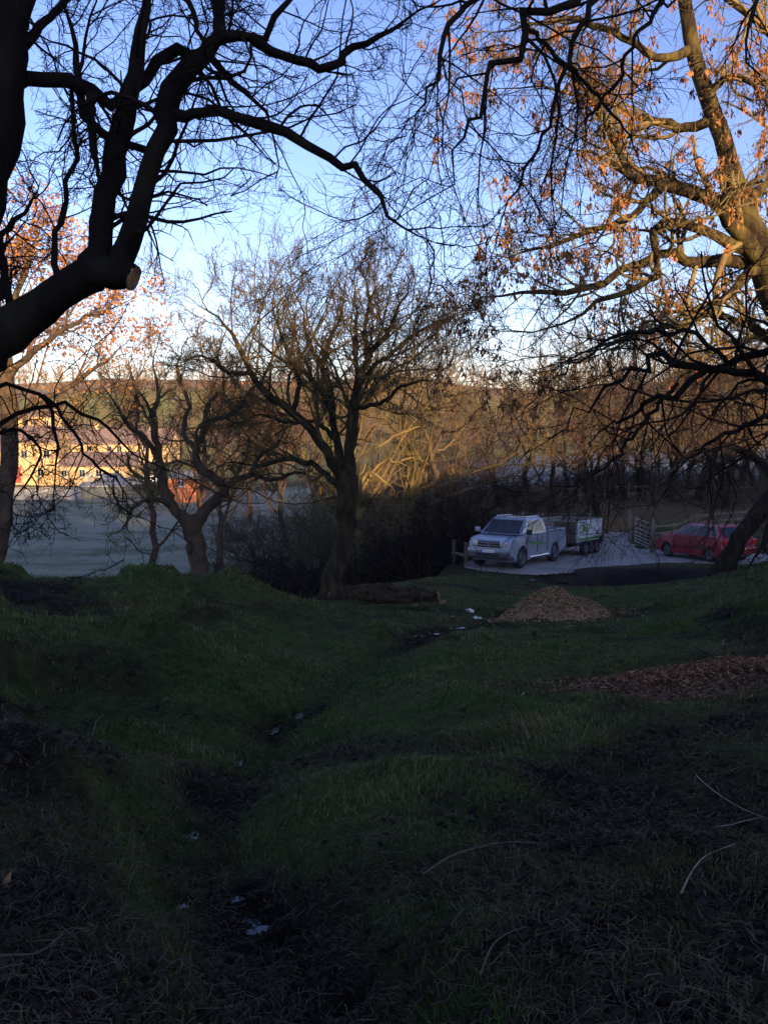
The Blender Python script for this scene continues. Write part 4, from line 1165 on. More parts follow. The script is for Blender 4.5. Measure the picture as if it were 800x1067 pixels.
bm = bmesh.new(); box(bm, -.08, .08, -.08, .08, -.3, 1.35, .015)
tag(obj('gate_post', bm, M_WOODP), 'timber post behind the open end of the metal gate', 'post').location = (gp(657, 42)[0], 42, zg)

# ------------------------------------------------------------------ vehicles
def shell(outline, hw, chamf=.05, shrink=.02, cw=None):
    """side outline (x,z) lofted across y with softened edges; hw(z) half width"""
    bm = bmesh.new()
    cx = sum(p[0] for p in outline) / len(outline); cz = sum(p[1] for p in outline) / len(outline)
    layers = []
    for s, k, dy in ((-1, 1, 0), (-1, 0, chamf), (1, 0, chamf), (1, 1, 0)):
        row = []
        for x, z in outline:
            X = x + (cx - x) * shrink * k; Z = z + (cz - z) * shrink * 2 * k
            fw = cw(x) if cw else 1.0
            row.append(bm.verts.new((X, s * (hw(Z) * fw - dy), Z)))
        layers.append(row)
    n = len(outline)
    for a, b in zip(layers[:-1], layers[1:]):
        for i in range(n): bm.faces.new((a[i], a[(i + 1) % n], b[(i + 1) % n], b[i]))
    bm.faces.new(layers[0]); bm.faces.new(layers[-1][::-1])
    bmesh.ops.triangulate(bm, faces=[f for f in bm.faces if len(f.verts) > 4])
    return bm


def arch(cx, cz, r, n=9, up=True):
    """points over a wheel arch, going from front (+x) to back"""
    return [(cx + r * math.cos(a), cz + r * math.sin(a)) for a in np.linspace(-.25, math.pi + .25, n)]


def panel(name, pts, mat_, parent, th=.006, n_off=None):
    """thin solid plate through 3D points (glass pane, decal)"""
    bm = bmesh.new()
    v = [Vector(p) for p in pts]
    nrm = (v[1] - v[0]).cross(v[2] - v[0]).normalized()
    if n_off is not None and nrm.dot(Vector(n_off)) < 0: nrm = -nrm
    a = [bm.verts.new(p) for p in v]; b = [bm.verts.new(p + nrm * th) for p in v]
    bm.faces.new(a); bm.faces.new(b[::-1])
    for i in range(len(v)): bm.faces.new((a[i], a[(i + 1) % len(v)], b[(i + 1) % len(v)], b[i]))
    return obj(name, bm, mat_, parent)


def wheel(parent, x, y, r, w, rimr, rim_mat, spokes=6):
    s = 1 if y > 0 else -1
    we = bpy.data.objects.new('wheel', None); COL.objects.link(we); we.parent = parent; we.location = (x, y, r); we.empty_display_size = .1
    bm = bmesh.new(); ring(bm, (0, 0, 0), rimr * .96, r, w, 28); obj('tyre', bm, M_RUBBER, we, True)
    bm = bmesh.new()
    ring(bm, (0, s * w * .10, 0), rimr * .86, rimr, w * .8, 24)
    for i in range(spokes):
        a = 2 * math.pi * i / spokes
        M = Matrix.Rotation(a, 4, 'Y')
        box(bm, 0, rimr * .9, s * w * .30 - .02, s * w * .30 + .02, -.04, .04, 0, M)
    bar(bm, (0, s * w * .22, 0), (0, s * w * .38, 0), rimr * .26, 12)
    obj('rim', bm, rim_mat, we)
    bm = bmesh.new(); bar(bm, (0, -s * w * .2, 0), (0, s * w * .1, 0), rimr * .8, 16); obj('brake_disc', bm, M_BLACK, we)
    return we


M_SILVER = mat('silver_paint', (.30, .35, .43), .32, metallic=.35, var=.04, coat=.6)
M_RED = mat('red_car_paint', (.27, .009, .016), .3, var=.06, coat=.7)
M_LAMP = mat('lamp_glass', (.62, .64, .66), .15, var=.1, spec=.8)
M_AMBER = mat('amber_lens', (.75, .22, .05), .25)
M_REDLENS = mat('red_lens', (.45, .02, .02), .2)
M_PLATEW = mat('white_plate', (.50, .52, .52), .4, var=.03)
M_PLATEF = mat('front_plate', (.72, .72, .70), .4, var=.03)
M_DARKGREY = mat('grey_plastic', (.07, .075, .085), .6, var=.1)
M_PLATEY = mat('yellow_plate', (.70, .48, .06), .4, var=.03)
M_TINT = mat('window_glass', (.02, .028, .038), .08, var=.3, spec=.6, scale=1.5)
M_GREEN = mat('green_vinyl', (.06, .24, .05), .5, var=.08)
M_BLUEL = mat('blue_vinyl', (.05, .12, .45), .5)
M_CHROME = mat('chrome', (.7, .7, .72), .15, metallic=.9, var=.02)
M_ALLOY = mat('alloy', (.20, .20, .21), .35, metallic=.7, var=.05)
M_MESH = mat('mesh_grey', (.32, .33, .34), .6, metallic=.2)


def pickup():
    h = Vector((-.547, -.837))
    c = Vector((4.08, 29.94))
    e = empty('pickup_truck', (c.x, c.y, float(CPZ(c.y)) + .006), 'silver double-cab pickup with its front facing the viewer', 'pickup truck', None, math.atan2(h.y, h.x))
    # local x forward, origin at front axle centre on the ground
    e.rotation_euler = (0, -math.atan(.042 * .837), math.atan2(h.y, h.x))
    r = .38
    r = .40; A_, B_ = (0, r), (-3.0, r)
    out = [(.86, .48), (.90, .62), (.88, .86), (.80, 1.00), (.55, 1.08), (-.25, 1.16), (-.45, 1.18), (-4.12, 1.18), (-4.16, 1.10), (-4.16, .62), (-4.10, .55)]
    out += [p for p in arch(B_[0], .36, .47)[::-1]] + [(-1.6, .42)] + [p for p in arch(0, .36, .47)[::-1]] + [(.60, .40)]
    bm = shell(out, lambda z: .87 - .05 * max(0, z - .85) / .35 - .03 * max(0, .6 - z), .06, .02, lambda x: 1 - .10 * max(0, (x - .2) / .7) ** 2)
    body = obj('body', bm, M_SILVER, e)
    # load bed opening, dark liner
    bm = bmesh.new(); box(bm, -4.02, -2.40, -.70, .70, 1.1815, 1.1865); obj('load_bed', bm, M_BLACK, e)
    bm = bmesh.new()
    for s in (-1, 1): box(bm, -4.10, -2.36, s * .79 - .06, s * .79 + .06, 1.187, 1.24, .015)
    box(bm, -4.15, -4.05, -.72, .72, 1.187, 1.24, .015)
    obj('bed_rail', bm, M_SILVER, e)
    # cab
    lo_, hi_ = 1.17, 1.72
    xb0, xb1, xt0, xt1 = .02, -2.36, -.72, -2.15
    wb, wt = .80, .64
    bm = bmesh.new()
    mid = [(xb0, wb, lo_), (xb1, wb, lo_)]
    rings = [[(xb0, wb, lo_), (xb1, wb, lo_)], [(xt0 + .02, wt + .03, hi_ - .06), (xt1 - .04, wt + .03, hi_ - .06)], [(xt0 - .10, wt - .05, hi_), (xt1 + .06, wt - .05, hi_)]]
    vs = []
    for (a, b) in rings:
        vs.append([bm.verts.new((a[0], a[1], a[2])), bm.verts.new((b[0], b[1], b[2])), bm.verts.new((b[0], -b[1], b[2])), bm.verts.new((a[0], -a[1], a[2]))])
    for q in range(2):
        for i in range(4): bm.faces.new((vs[q][i], vs[q][(i + 1) % 4], vs[q + 1][(i + 1) % 4], vs[q + 1][i]))
    bm.faces.new(vs[2])
    es = [ed for ed in bm.edges if abs(ed.verts[0].co.z - ed.verts[1].co.z) > .3]
    bmesh.ops.bevel(bm, geom=es, offset=.04, segments=2, affect='EDGES')
    obj('cab', bm, M_SILVER, e)

    def cabpt(t, u, side):          # t up 0..1, u along front 0 -> back 1, on the side wall
        x0 = xb0 + (xt0 + .02 - xb0) * t; x1 = xb1 + (xt1 - .04 - xb1) * t
        return (x0 + (x1 - x0) * u, side * (wb + (wt + .03 - wb) * t + .003), lo_ + (hi_ - .06 - lo_) * t)
    for s in (-1, 1):
        for (u0, u1, v0, v1) in ((.11, .46, .10, .48), (.51, .80, .52, .86)):
            panel('side_window', [cabpt(.10, u0 + .06, s), cabpt(.10, v1 if 0 else u1, s), cabpt(.92, u1 - .0, s), cabpt(.92, u0 + .03, s)] if u0 < .3 else [cabpt(.10, u0, s), cabpt(.10, .90, s), cabpt(.92, .86, s), cabpt(.92, u0, s)], M_TINT, e, .005, (0, s, 0))
    f = lambda t, y: (xb0 + (xt0 + .02 - xb0) * t + .004, y * (wb + (wt + .03 - wb) * t), lo_ + (hi_ - .06 - lo_) * t + .002)
    panel('windscreen', [f(.07, -.88), f(.07, .88), f(.95, .88), f(.95, -.88)], M_TINT, e, .005, (1, 0, 1))
    fb = lambda t, y: (xb1 + (xt1 - .04 - xb1) * t - .003, y * (wb + (wt + .03 - wb) * t), lo_ + (hi_ - .06 - lo_) * t)
    panel('rear_window', [fb(.2, -.8), fb(.2, .8), fb(.9, .8), fb(.9, -.8)], M_TINT, e, .005, (-1, 0, 0))
    bm = bmesh.new()
    for s in (-1, 1): bar(bm, (-.85, s * .55, 1.76), (-2.1, s * .55, 1.76), .018); [bar(bm, (x, s * .55, 1.70), (x, s * .55, 1.76), .014) for x in (-.9, -1.5, -2.05)]
    obj('roof_rails', bm, M_CHROME, e)
    # front: grille, lamps, bumper, plate
    bm = bmesh.new(); box(bm, .80, .895, -.50, .50, .74, .96, .02); g = obj('grille', bm, M_BLACK, e)
    bm = bmesh.new(); box(bm, .896, .915, -.44, .44, .895, .925, .006); box(bm, .896, .915, -.44, .44, .80, .83, .006); obj('grille_bar', bm, M_CHROME, g)
    bm = bmesh.new(); bmesh.ops.create_uvsphere(bm, u_segments=14, v_segments=8, radius=.045, matrix=Matrix.Translation((.91, 0, .865)) @ Matrix.Diagonal((.25, 1.5, .75, 1))); obj('emblem', bm, M_BLUEL, g, True)
    for s in (-1, 1):
        bm = bmesh.new(); box(bm, .56, .865, s * .645 - .135, s * .645 + .125, .78, .98, .05, Matrix.Rotation(-s * .12, 4, 'Z')); hl = obj('headlight', bm, M_LAMP, e, True)
        bm = bmesh.new(); box(bm, .50, .72, s * .75 - .035, s * .75 + .035, .84, .97, .02, Matrix.Rotation(-s * .10, 4, 'Z')); obj('indicator', bm, M_AMBER, hl)
        bm = bmesh.new(); bar(bm, (.88, s * .62, .56), (.925, s * .62, .56), .055, 14); obj('fog_light', bm, M_LAMP, e)
        bm = bmesh.new(); box(bm, -.30, -.18, s * 1.0 - .10, s * 1.0 + .10, 1.18, 1.36, .035); bar(bm, (-.24, s * .80, 1.20), (-.24, s * .95, 1.24), .02); obj('door_mirror', bm, M_BLACK if s > 0 else M_SILVER, e, True)
        bm = bmesh.new(); bar(bm, (-.65, s * .86, .36), (-2.35, s * .86, .36), .035); [bar(bm, (x, s * .6, .42), (x, s * .86, .36), .02) for x in (-.9, -1.5, -2.1)]; obj('side_step', bm, M_CHROME, e)
        bm = bmesh.new(); box(bm, -4.19, -4.14, s * .80 - .06, s * .80 + .04, .78, 1.1, .01); obj('tail_light', bm, M_REDLENS, e)
        for x0 in (-.98, -1.92):
            bm = bmesh.new(); box(bm, x0 - .10, x0 + .10, s * .865, s * .89, 1.02, 1.055, .005); obj('door_handle', bm, M_CHROME, e)
    bm = bmesh.new(); box(bm, .62, .95, -.80, .80, .55, .72, .04); obj('front_bumper', bm, M_SILVER, e, True)
    bm = bmesh.new(); box(bm, .64, .945, -.79, .79, .40, .545, .03); obj('bumper_skirt', bm, M_DARKGREY, e, True)
    bm = bmesh.new(); box(bm, .90, .955, -.42, .42, .44, .53, .01); box(bm, .86, .94, -.74, .74, .36, .45, .02); obj('lower_intake', bm, M_BLACK, e)
    bm = bmesh.new(); box(bm, .952, .964, -.26, .26, .575, .685); pl = obj('number_plate', bm, M_PLATEF, e)
    bm = bmesh.new(); box(bm, .9645, .967, -.26, -.215, .577, .683); obj('plate_flash', bm, M_BLUEL, pl)
    # door seams
    bm = bmesh.new()
    for s in (-1, 1):
        for x in (-.42, -1.32, -2.26):
            bm = bmesh.new(); box(bm, x - .008, x + .008, s * .855, s * .876, .50, 1.15)
            obj('door_seam', bm, M_BLACK, e)
    for s in (-1, 1):
        bm = bmesh.new()
        v = [bm.verts.new(q) for q in ((-.60, s * .880, .93), (-1.05, s * .880, .91), (-1.22, s * .880, .86), (-2.1, s * .880, .80), (-2.1, s * .880, .76), (-1.18, s * .880, .80), (-.75, s * .880, .80), (-.66, s * .880, .86))]
        bm.faces.new(v); r_ = bmesh.ops.extrude_face_region(bm, geom=bm.faces[:]); bmesh.ops.translate(bm, verts=[q for q in r_['geom'] if isinstance(q, bmesh.types.BMVert)], vec=(0, -s * .008, 0))
        obj('door_graphic', bm, M_GREEN, e)
    bm = bmesh.new(); box(bm, -4.3, .4, -.62, .62, .30, .52); obj('chassis', bm, M_BLACK, e)
    for x in (0, -3.0):
        for s in (-1, 1):
            bm = bmesh.new()
            for a0, a1 in zip(np.linspace(-.25, math.pi + .25, 13)[:-1], np.linspace(-.25, math.pi + .25, 13)[1:]):
                q = [(x + rr_ * math.cos(a), y_, .36 + rr_ * math.sin(a)) for (a, rr_, y_) in ((a0, .47, s * .60), (a1, .47, s * .60), (a1, .47, s * .845), (a0, .47, s * .845))]
                bm.faces.new([bm.verts.new(p_) for p_ in q])
            bmesh.ops.remove_doubles(bm, verts=bm.verts, dist=.001)
            w_ = obj('arch_liner', bm, M_BLACK, e); m_ = w_.modifiers.new('solid', 'SOLIDIFY'); m_.thickness = .01
    for y_ in (-.55, .05):
        bm = bmesh.new(); bar(bm, f(.04, y_) + (0,) if 0 else (f(.04, y_)[0] + .02, f(.04, y_)[1], f(.04, y_)[2] + .01), (f(.12, y_ + .5)[0] + .02, f(.12, y_ + .5)[1], f(.12, y_ + .5)[2] + .015), .010, 5)
        obj('wiper', bm, M_BLACK, e)
    for x in (0, -3.0):
        for s in (-1, 1): wheel(e, x, s * .76, r, .25, .23, M_ALLOY, 6)
    return e


pickup()


def text_mesh(s, size, mat_, parent, M, name='lettering'):
    cu = bpy.data.curves.new(name, 'FONT'); cu.body = s; cu.size = size; cu.extrude = .003; cu.offset = size * .02; cu.resolution_u = 3
    t = bpy.data.objects.new(name, cu); COL.objects.link(t)
    dg = bpy.context.evaluated_depsgraph_get()
    me = bpy.data.meshes.new_from_object(t.evaluated_get(dg))
    bpy.data.objects.remove(t)
    me.transform(M); me.materials.clear(); me.materials.append(mat_)
    o = bpy.data.objects.new(name, me); COL.objects.link(o); o.parent = parent
    return o


def trailer():
    h = Vector((-.547, -.837))
    c = Vector((6.86, 34.25))
    e = empty('tipping_trailer', (c.x, c.y, float(CPZ(c.y)) + .006), 'caged three-axle trailer with white and green signboard hitched behind the pickup', 'trailer', None, math.atan2(h.y, h.x))
    e.rotation_euler = (0, -math.atan(.042 * .837), math.atan2(h.y, h.x)); e.scale = (1, 1, .93)
    L = 3.0; W = .92
    bm = bmesh.new(); box(bm, -L, 0, -W, W, .50, .62, .01)
    for y in (-.5, .5): box(bm, -L, 0, y - .05, y + .05, .38, .499)
    box(bm, 0, .10, -.5, .5, .42, .50)
    obj('chassis', bm, M_BLACK, e)
    bm = bmesh.new()
    for s in (-1, 1): bar(bm, (0, s * .5, .46), (.85, 0, .46), .04)
    bar(bm, (.8, 0, .46), (1.05, 0, .50), .05); bar(bm, (.62, .0, .2), (.62, 0, .75), .03)
    obj('drawbar', bm, M_GALV, e)
    # solid lower sides, mesh upper cage
    for s in (-1, 1):
        bm = bmesh.new(); box(bm, -L, -.0, s * W - .02, s * W + .02, .62, .95); obj('side_board', bm, M_MESH, e)
    bm = bmesh.new(); box(bm, -.02, .02, -W + .021, W - .021, .621, .95); obj('front_board', bm, M_MESH, e)
    bm = bmesh.new()
    xs_ = np.linspace(-L, 0, 5)
    for s in (-1, 1):
        for x in xs_: box(bm, x - .02, x + .02, s * W - .022, s * W + .022, .951, 1.52)
        box(bm, -L, 0, s * W - .024, s * W + .024, 1.521, 1.56)
        for i in range(44): x = -L + (i + .5) * L / 44; bar(bm, (x, s * W, .95), (x, s * W, 1.52), .006, 4)
        for z in np.linspace(1.0, 1.5, 8): bar(bm, (-L, s * W, z), (0, s * W, z), .006, 4)
    for x in (0, -L):
        box(bm, x - .024, x + .024, -W + .03, W - .03, 1.522, 1.559)
        for y in (-.3, .3): box(bm, x - .02, x + .02, y - .02, y + .02, .951, 1.52)
        for i in range(28): y = -W + (i + .5) * 2 * W / 28; bar(bm, (x, y, .95), (x, y, 1.52), .006, 4)
        for z in np.linspace(1.0, 1.5, 8): bar(bm, (x, -W, z), (x, W, z), .006, 4)
    obj('cage', bm, M_GALV, e)
    # front toolbox, dark boarded half of the front
    bm = bmesh.new(); box(bm, .026, .045, -.02, W - .02, .60, 1.50); obj('ply_panel', bm, mat('brown_ply', (.10, .075, .06), .8), e)
    # signboard on the visible (left) side: local +y
    bm = bmesh.new(); box(bm, -L + .05, -.03, W + .030, W + .045, .70, 1.55); sg = obj('signboard', bm, M_PLATEW, e)
    bm = bmesh.new(); box(bm, -L + .05, -.03, W + .0455, W + .050, .70, .80); obj('green_band', bm, M_GREEN, sg)
    Rm = Matrix(((-1, 0, 0, 0), (0, 0, 1, 0), (0, 1, 0, 0), (0, 0, 0, 1)))
    text_mesh('OME', .52, M_GREEN, sg, Matrix.Translation((-.22, W + .049, 1.02)) @ Rm)
    bm = bmesh.new(); box(bm, -.75, -.25, W + .0455, W + .049, 1.45, 1.49); box(bm, -2.6, -.3, W + .0455, W + .049, .89, .94)
    obj('small_print', bm, mat('grey_print', (.16, .17, .22), .6), sg)
    for s in (-1, 1):
        for x in (-.95, -1.62, -2.29): wheel(e, x, s * (W + .0), .32, .20, .18, M_ALLOY, 8)
        bm = bmesh.new()
        for x in (-.95, -1.62, -2.29):
            for a0 in np.linspace(.3, math.pi - .3, 7)[:-1]:
                a1 = a0 + (math.pi - .6) / 6
                p0 = (x + .36 * math.cos(a0), .34 + .28 * math.sin(a0)); p1 = (x + .36 * math.cos(a1), .34 + .28 * math.sin(a1))
                v = [bm.verts.new(q) for q in ((p0[0], s * W - .12, p0[1]), (p1[0], s * W - .12, p1[1]), (p1[0], s * W + .13, p1[1]), (p0[0], s * W + .13, p0[1]))]
                bm.faces.new(v)
        o = obj('mudguard', bm, M_BLACK, e)
        sm = o.modifiers.new('solid', 'SOLIDIFY'); sm.thickness = .012
        bm = bmesh.new(); box(bm, -L - .04, -L - .004, s * .75 - .12, s * .75 + .12, .50, .60, .01); obj('tail_light', bm, M_REDLENS, e)
    bm = bmesh.new(); box(bm, -L - .35, -L - .05, -.9, -.86, .45, .95); box(bm, -L - .35, -L - .05, .86, .90, .45, .95); obj('ramp_leg', bm, M_BLACK, e)


trailer()


def hatchback():
    h = Vector((-.34, .94)).normalized()
    c = Vector((12.07, 34.2))
    e = empty('hatchback_car', (c.x, c.y, float(CPZ(c.y)) + .006), 'dark red five-door hatchback partly behind the leaning trunk', 'car', None, math.atan2(h.y, h.x))
    e.rotation_euler = (0, math.atan(.042 * .94), math.atan2(h.y, h.x)); e.scale = (.96, .96, .96)
    r = .31
    wbs = 2.52
    out = [(.80, .34), (.84, .50), (.80, .68), (.66, .80), (.30, .90), (-.25, .97), (-3.12, 1.00), (-3.22, .90), (-3.26, .55), (-3.20, .36)]
    out += arch(-wbs, .29, .37)[::-1] + [(-1.2, .24)] + arch(0, .29, .37)[::-1] + [(.5, .28)]
    bm = shell(out, lambda z: .86 - .06 * max(0, z - .6) / .4, .05, .02, lambda x: 1 - .09 * max(0, (x - .1) / .7) ** 2)
    obj('body', bm, M_RED, e)
    lo_, hi_ = .96, 1.45
    xb0, xb1, xt0, xt1 = -.18, -3.13, -.95, -2.78
    wb, wt = .76, .58
    bm = bmesh.new(); vs = []
    for (x0, x1, w, z) in ((xb0, xb1, wb, lo_), (xt0 + .03, xt1 - .03, wt + .02, hi_ - .05), (xt0 - .12, xt1 + .08, wt - .06, hi_)):
        vs.append([bm.verts.new(p) for p in ((x0, w, z), (x1, w, z), (x1, -w, z), (x0, -w, z))])
    for q in range(2):
        for i in range(4): bm.faces.new((vs[q][i], vs[q][(i + 1) % 4], vs[q + 1][(i + 1) % 4], vs[q + 1][i]))
    bm.faces.new(vs[2])
    es = [ed for ed in bm.edges if abs(ed.verts[0].co.z - ed.verts[1].co.z) > .3]
    bmesh.ops.bevel(bm, geom=es, offset=.04, segments=2, affect='EDGES')
    obj('roof', bm, M_RED, e)

    def cp(t, u, s):
        x0 = xb0 + (xt0 + .03 - xb0) * t; x1 = xb1 + (xt1 - .03 - xb1) * t
        return (x0 + (x1 - x0) * u, s * (wb + (wt + .02 - wb) * t + .003), lo_ + (hi_ - .05 - lo_) * t)
    for s in (-1, 1):
        panel('side_window', [cp(.08, .10, s), cp(.08, .46, s), cp(.93, .42, s), cp(.93, .06, s)], M_TINT, e, .005, (0, s, 0))
        panel('side_window', [cp(.08, .49, s), cp(.08, .76, s), cp(.93, .76, s), cp(.93, .46, s)], M_TINT, e, .005, (0, s, 0))
        panel('quarter_light', [cp(.15, .80, s), cp(.15, .92, s), cp(.85, .90, s), cp(.9, .80, s)], M_TINT, e, .005, (0, s, 0))
    f = lambda t, y: (xb0 + (xt0 + .03 - xb0) * t + .004, y * (wb + (wt + .02 - wb) * t), lo_ + (hi_ - .05 - lo_) * t)
    panel('windscreen', [f(.05, -.9), f(.05, .9), f(.95, .9), f(.95, -.9)], M_TINT, e, .005, (1, 0, 1))
    g = lambda t, y: (xb1 + (xt1 - .03 - xb1) * t - .004, y * (wb + (wt + .02 - wb) * t), lo_ + (hi_ - .05 - lo_) * t)
    panel('rear_window', [g(.1, -.86), g(.1, .86), g(.9, .86), g(.9, -.86)], M_TINT, e, .005, (-1, 0, .2))
    for s in (-1, 1):
        bm = bmesh.new(); box(bm, -3.30, -3.12, s * .70 - .12, s * .70 + .10, .70, .94, .03); obj('tail_light', bm, M_REDLENS if s < 0 else M_REDLENS, e, True)
        bm = bmesh.new(); box(bm, .60, .82, s * .62 - .13, s * .62 + .12, .60, .75, .03); obj('headlight', bm, M_LAMP, e, True)
        bm = bmesh.new(); box(bm, -.42, -.30, s * .90 - .09, s * .90 + .09, .97, 1.09, .03); obj('door_mirror', bm, M_RED, e, True)
        bm = bmesh.new(); box(bm, -2.9, .0 - .45, s * .855, s * .875, .50, .55, .005)
        obj('rubbing_strip', bm, M_BLACK, e)
        for x0 in (-1.35, -2.2):
            bm = bmesh.new(); box(bm, x0 - .09, x0 + .09, s * .835, s * .858, .84, .87, .005); obj('door_handle', bm, M_RED, e)
    bm = bmesh.new()
    for s in (-1, 1):
        for x in (-.50, -1.48, -2.28):
            bm = bmesh.new(); box(bm, x - .007, x + .007, s * .845, s * .8655, .34, .93)
            obj('door_seam', bm, M_BLACK, e)
    bm = bmesh.new(); box(bm, -3.36, -3.10, -.80, .80, .34, .60, .05); obj('rear_bumper', bm, M_RED, e, True)
    bm = bmesh.new(); box(bm, .66, .90, -.76, .76, .26, .52, .05); obj('front_bumper', bm, M_RED, e, True)
    bm = bmesh.new(); box(bm, -3.375, -3.362, -.26, .26, .46, .57); obj('number_plate', bm, M_PLATEY, e)
    bm = bmesh.new(); box(bm, -3.0, .6, -.66, .66, .18, .36); obj('underbody', bm, M_BLACK, e)
    for x in (0, -wbs):
        for s in (-1, 1): wheel(e, x, s * .72, r, .19, .21, M_ALLOY, 9)


hatchback()


def far_van(px_, py_, d, rz, m, label, cat, L=4.6, Hh=1.9, name='parked_van'):
    c = at(px_, py_, d)
    e = empty(name, c, label, cat, None, rz)
    out = [(L * .5, .35), (L * .5, .8), (L * .32, 1.0), (L * .2, Hh), (-L * .48, Hh), (-L * .5, Hh - .15), (-L * .5, .35)] if Hh > 1.7 else \
          [(L * .5, .3), (L * .5, .7), (L * .25, .9), (L * .08, Hh), (-L * .32, Hh), (-L * .46, .95), (-L * .5, .85), (-L * .5, .3)]
    obj('body', shell(out, lambda z: .88 - .12 * max(0, z - 1) / .9, .06), m, e)
    for s in (-1, 1):
        bm = bmesh.new(); box(bm, -L * .3, L * .12, s * .80, s * .885, Hh * .60, Hh * .86); obj('side_window', bm, M_TINT, e)
        for x in (L * .3, -L * .3):
            bm = bmesh.new(); ring(bm, (x, s * .78, .32), .16, .32, .2, 16); bar(bm, (x, s * .74, .32), (x, s * .84, .32), .17, 12); obj('wheel', bm, M_RUBBER, e)
    return e


M_BLUEC = mat('blue_paint', (.05, .08, .18), .35, coat=.5)
far_van(121, 504, 148, .15, M_BLUEC, 'dark blue van parked in front of the lower cottage row', 'van', 4.2, 1.85)
far_van(158, 504, 150, .3, M_SILVER, 'silver car parked left of the brick shed', 'car', 4.2, 1.45, 'parked_car')
far_van(142, 506, 150, -.2, M_SILVER, 'silver car parked between the blue van and the other silver car', 'car', 4.0, 1.4, 'parked_car')

# ------------------------------------------------------------------ log, chip piles, ground clutter
M_LOG = mat('dead_wood', (.030, .021, .014), .95, spec=.03, scale=9, col2=(.085, .058, .032), bump=.9, bdist=.04)
rL = np.random.default_rng(88)
lp = limb([(346, 636, 20.6, 13), (365, 641, 20.2, 17), (390, 649, 19.7, 19), (410, 655, 19.2, 20), (435, 653, 19.1, 16), (456, 654, 19, 13)], 44, .22, rL, False, .25)
bL = np.array([lp[0][0][0], lp[0][0][1], float(H(lp[0][0][0], lp[0][0][1])[0])])
gz = H(lp[0][:, 0], lp[0][:, 1])
lp[0][:, 2] = gz + lp[1] * .7
e = empty('fallen_log', bL, 'long decaying log lying beside the foot of the spreading tree', 'log')
V, F = tubes(lp[0][None], lp[1][None], 22)
ctr = np.repeat(lp[0], 22, 0); rr_ = np.tile(1 + .16 * rL.standard_normal(22), 44) * (1 + .07 * rL.standard_normal(44 * 22))   # ridged, split bark
V = ctr + (V - ctr) * rr_[:, None]
np_mesh('bark', V, F, M_LOG, e, loc=bL)
l2 = limb([(366, 640, 20.1, 9), (392, 645, 19.9, 9), (415, 642, 19.9, 8), (440, 646, 19.8, 7), (452, 650, 19.7, 6)], 30, .2, rL, False, .3)
l2[0][:, 2] = np.maximum(l2[0][:, 2], H(l2[0][:, 0], l2[0][:, 1]) + .1)
V, F = tubes(l2[0][None], l2[1][None], 12)
np_mesh('split_limb', V, F, M_LOG, e, loc=bL)
for i, j in ((0, 1), (-1, -2)):
    bm = bmesh.new(); d = unit(lp[0][i] - lp[0][j]); bar(bm, lp[0][i] - d * .03, lp[0][i] + d * .015, lp[1][i] * .94, 12)
    o = obj('cut_end', bm, M_CUT, e); o.location = tuple(-bL)
bm = bmesh.new()
p = lp[0][27]; bar(bm, p + np.array([.02, 0, .15]), p + np.array([-.25, -.1, .34]), .10, 9, .05); o = obj('branch_stub', bm, M_LOG, e); o.location = tuple(-bL)
bm = bmesh.new(); bar(bm, p + np.array([-.12, -.04, lp[1][27] * .8]), p + np.array([.12, -.05, lp[1][27] * .85]), .04, 7, .015); o = obj('torn_face', bm, M_CUT, e); o.location = tuple(-bL)
# chunks of sawn wood by the log
for (px_, py_, d, s, lb) in ((461, 654, 18.6, .07, 'orange sawn chunk of wood at the right end of the log'), (433, 658, 18.2, .05, 'orange sawn chunk of wood in front of the log')):
    p = at(px_, py_, d); z = float(H(p[0], p[1])[0])
    bm = bmesh.new(); bar(bm, (-s, 0, s * .7), (s, .03, s * .8), s * .75, 9)
    o = tag(obj('wood_chunk', bm, M_CUT), lb, 'wood chunk'); o.location = (p[0], p[1], z); o.rotation_euler = (.1, .2, .8)

M_CHIPA = mat('fresh_woodchip', (.34, .20, .10), .9, scale=25, col2=(.22, .12, .06))
M_CHIPB = mat('red_woodchip', (.15, .085, .05), .9, scale=25, col2=(.09, .05, .03))


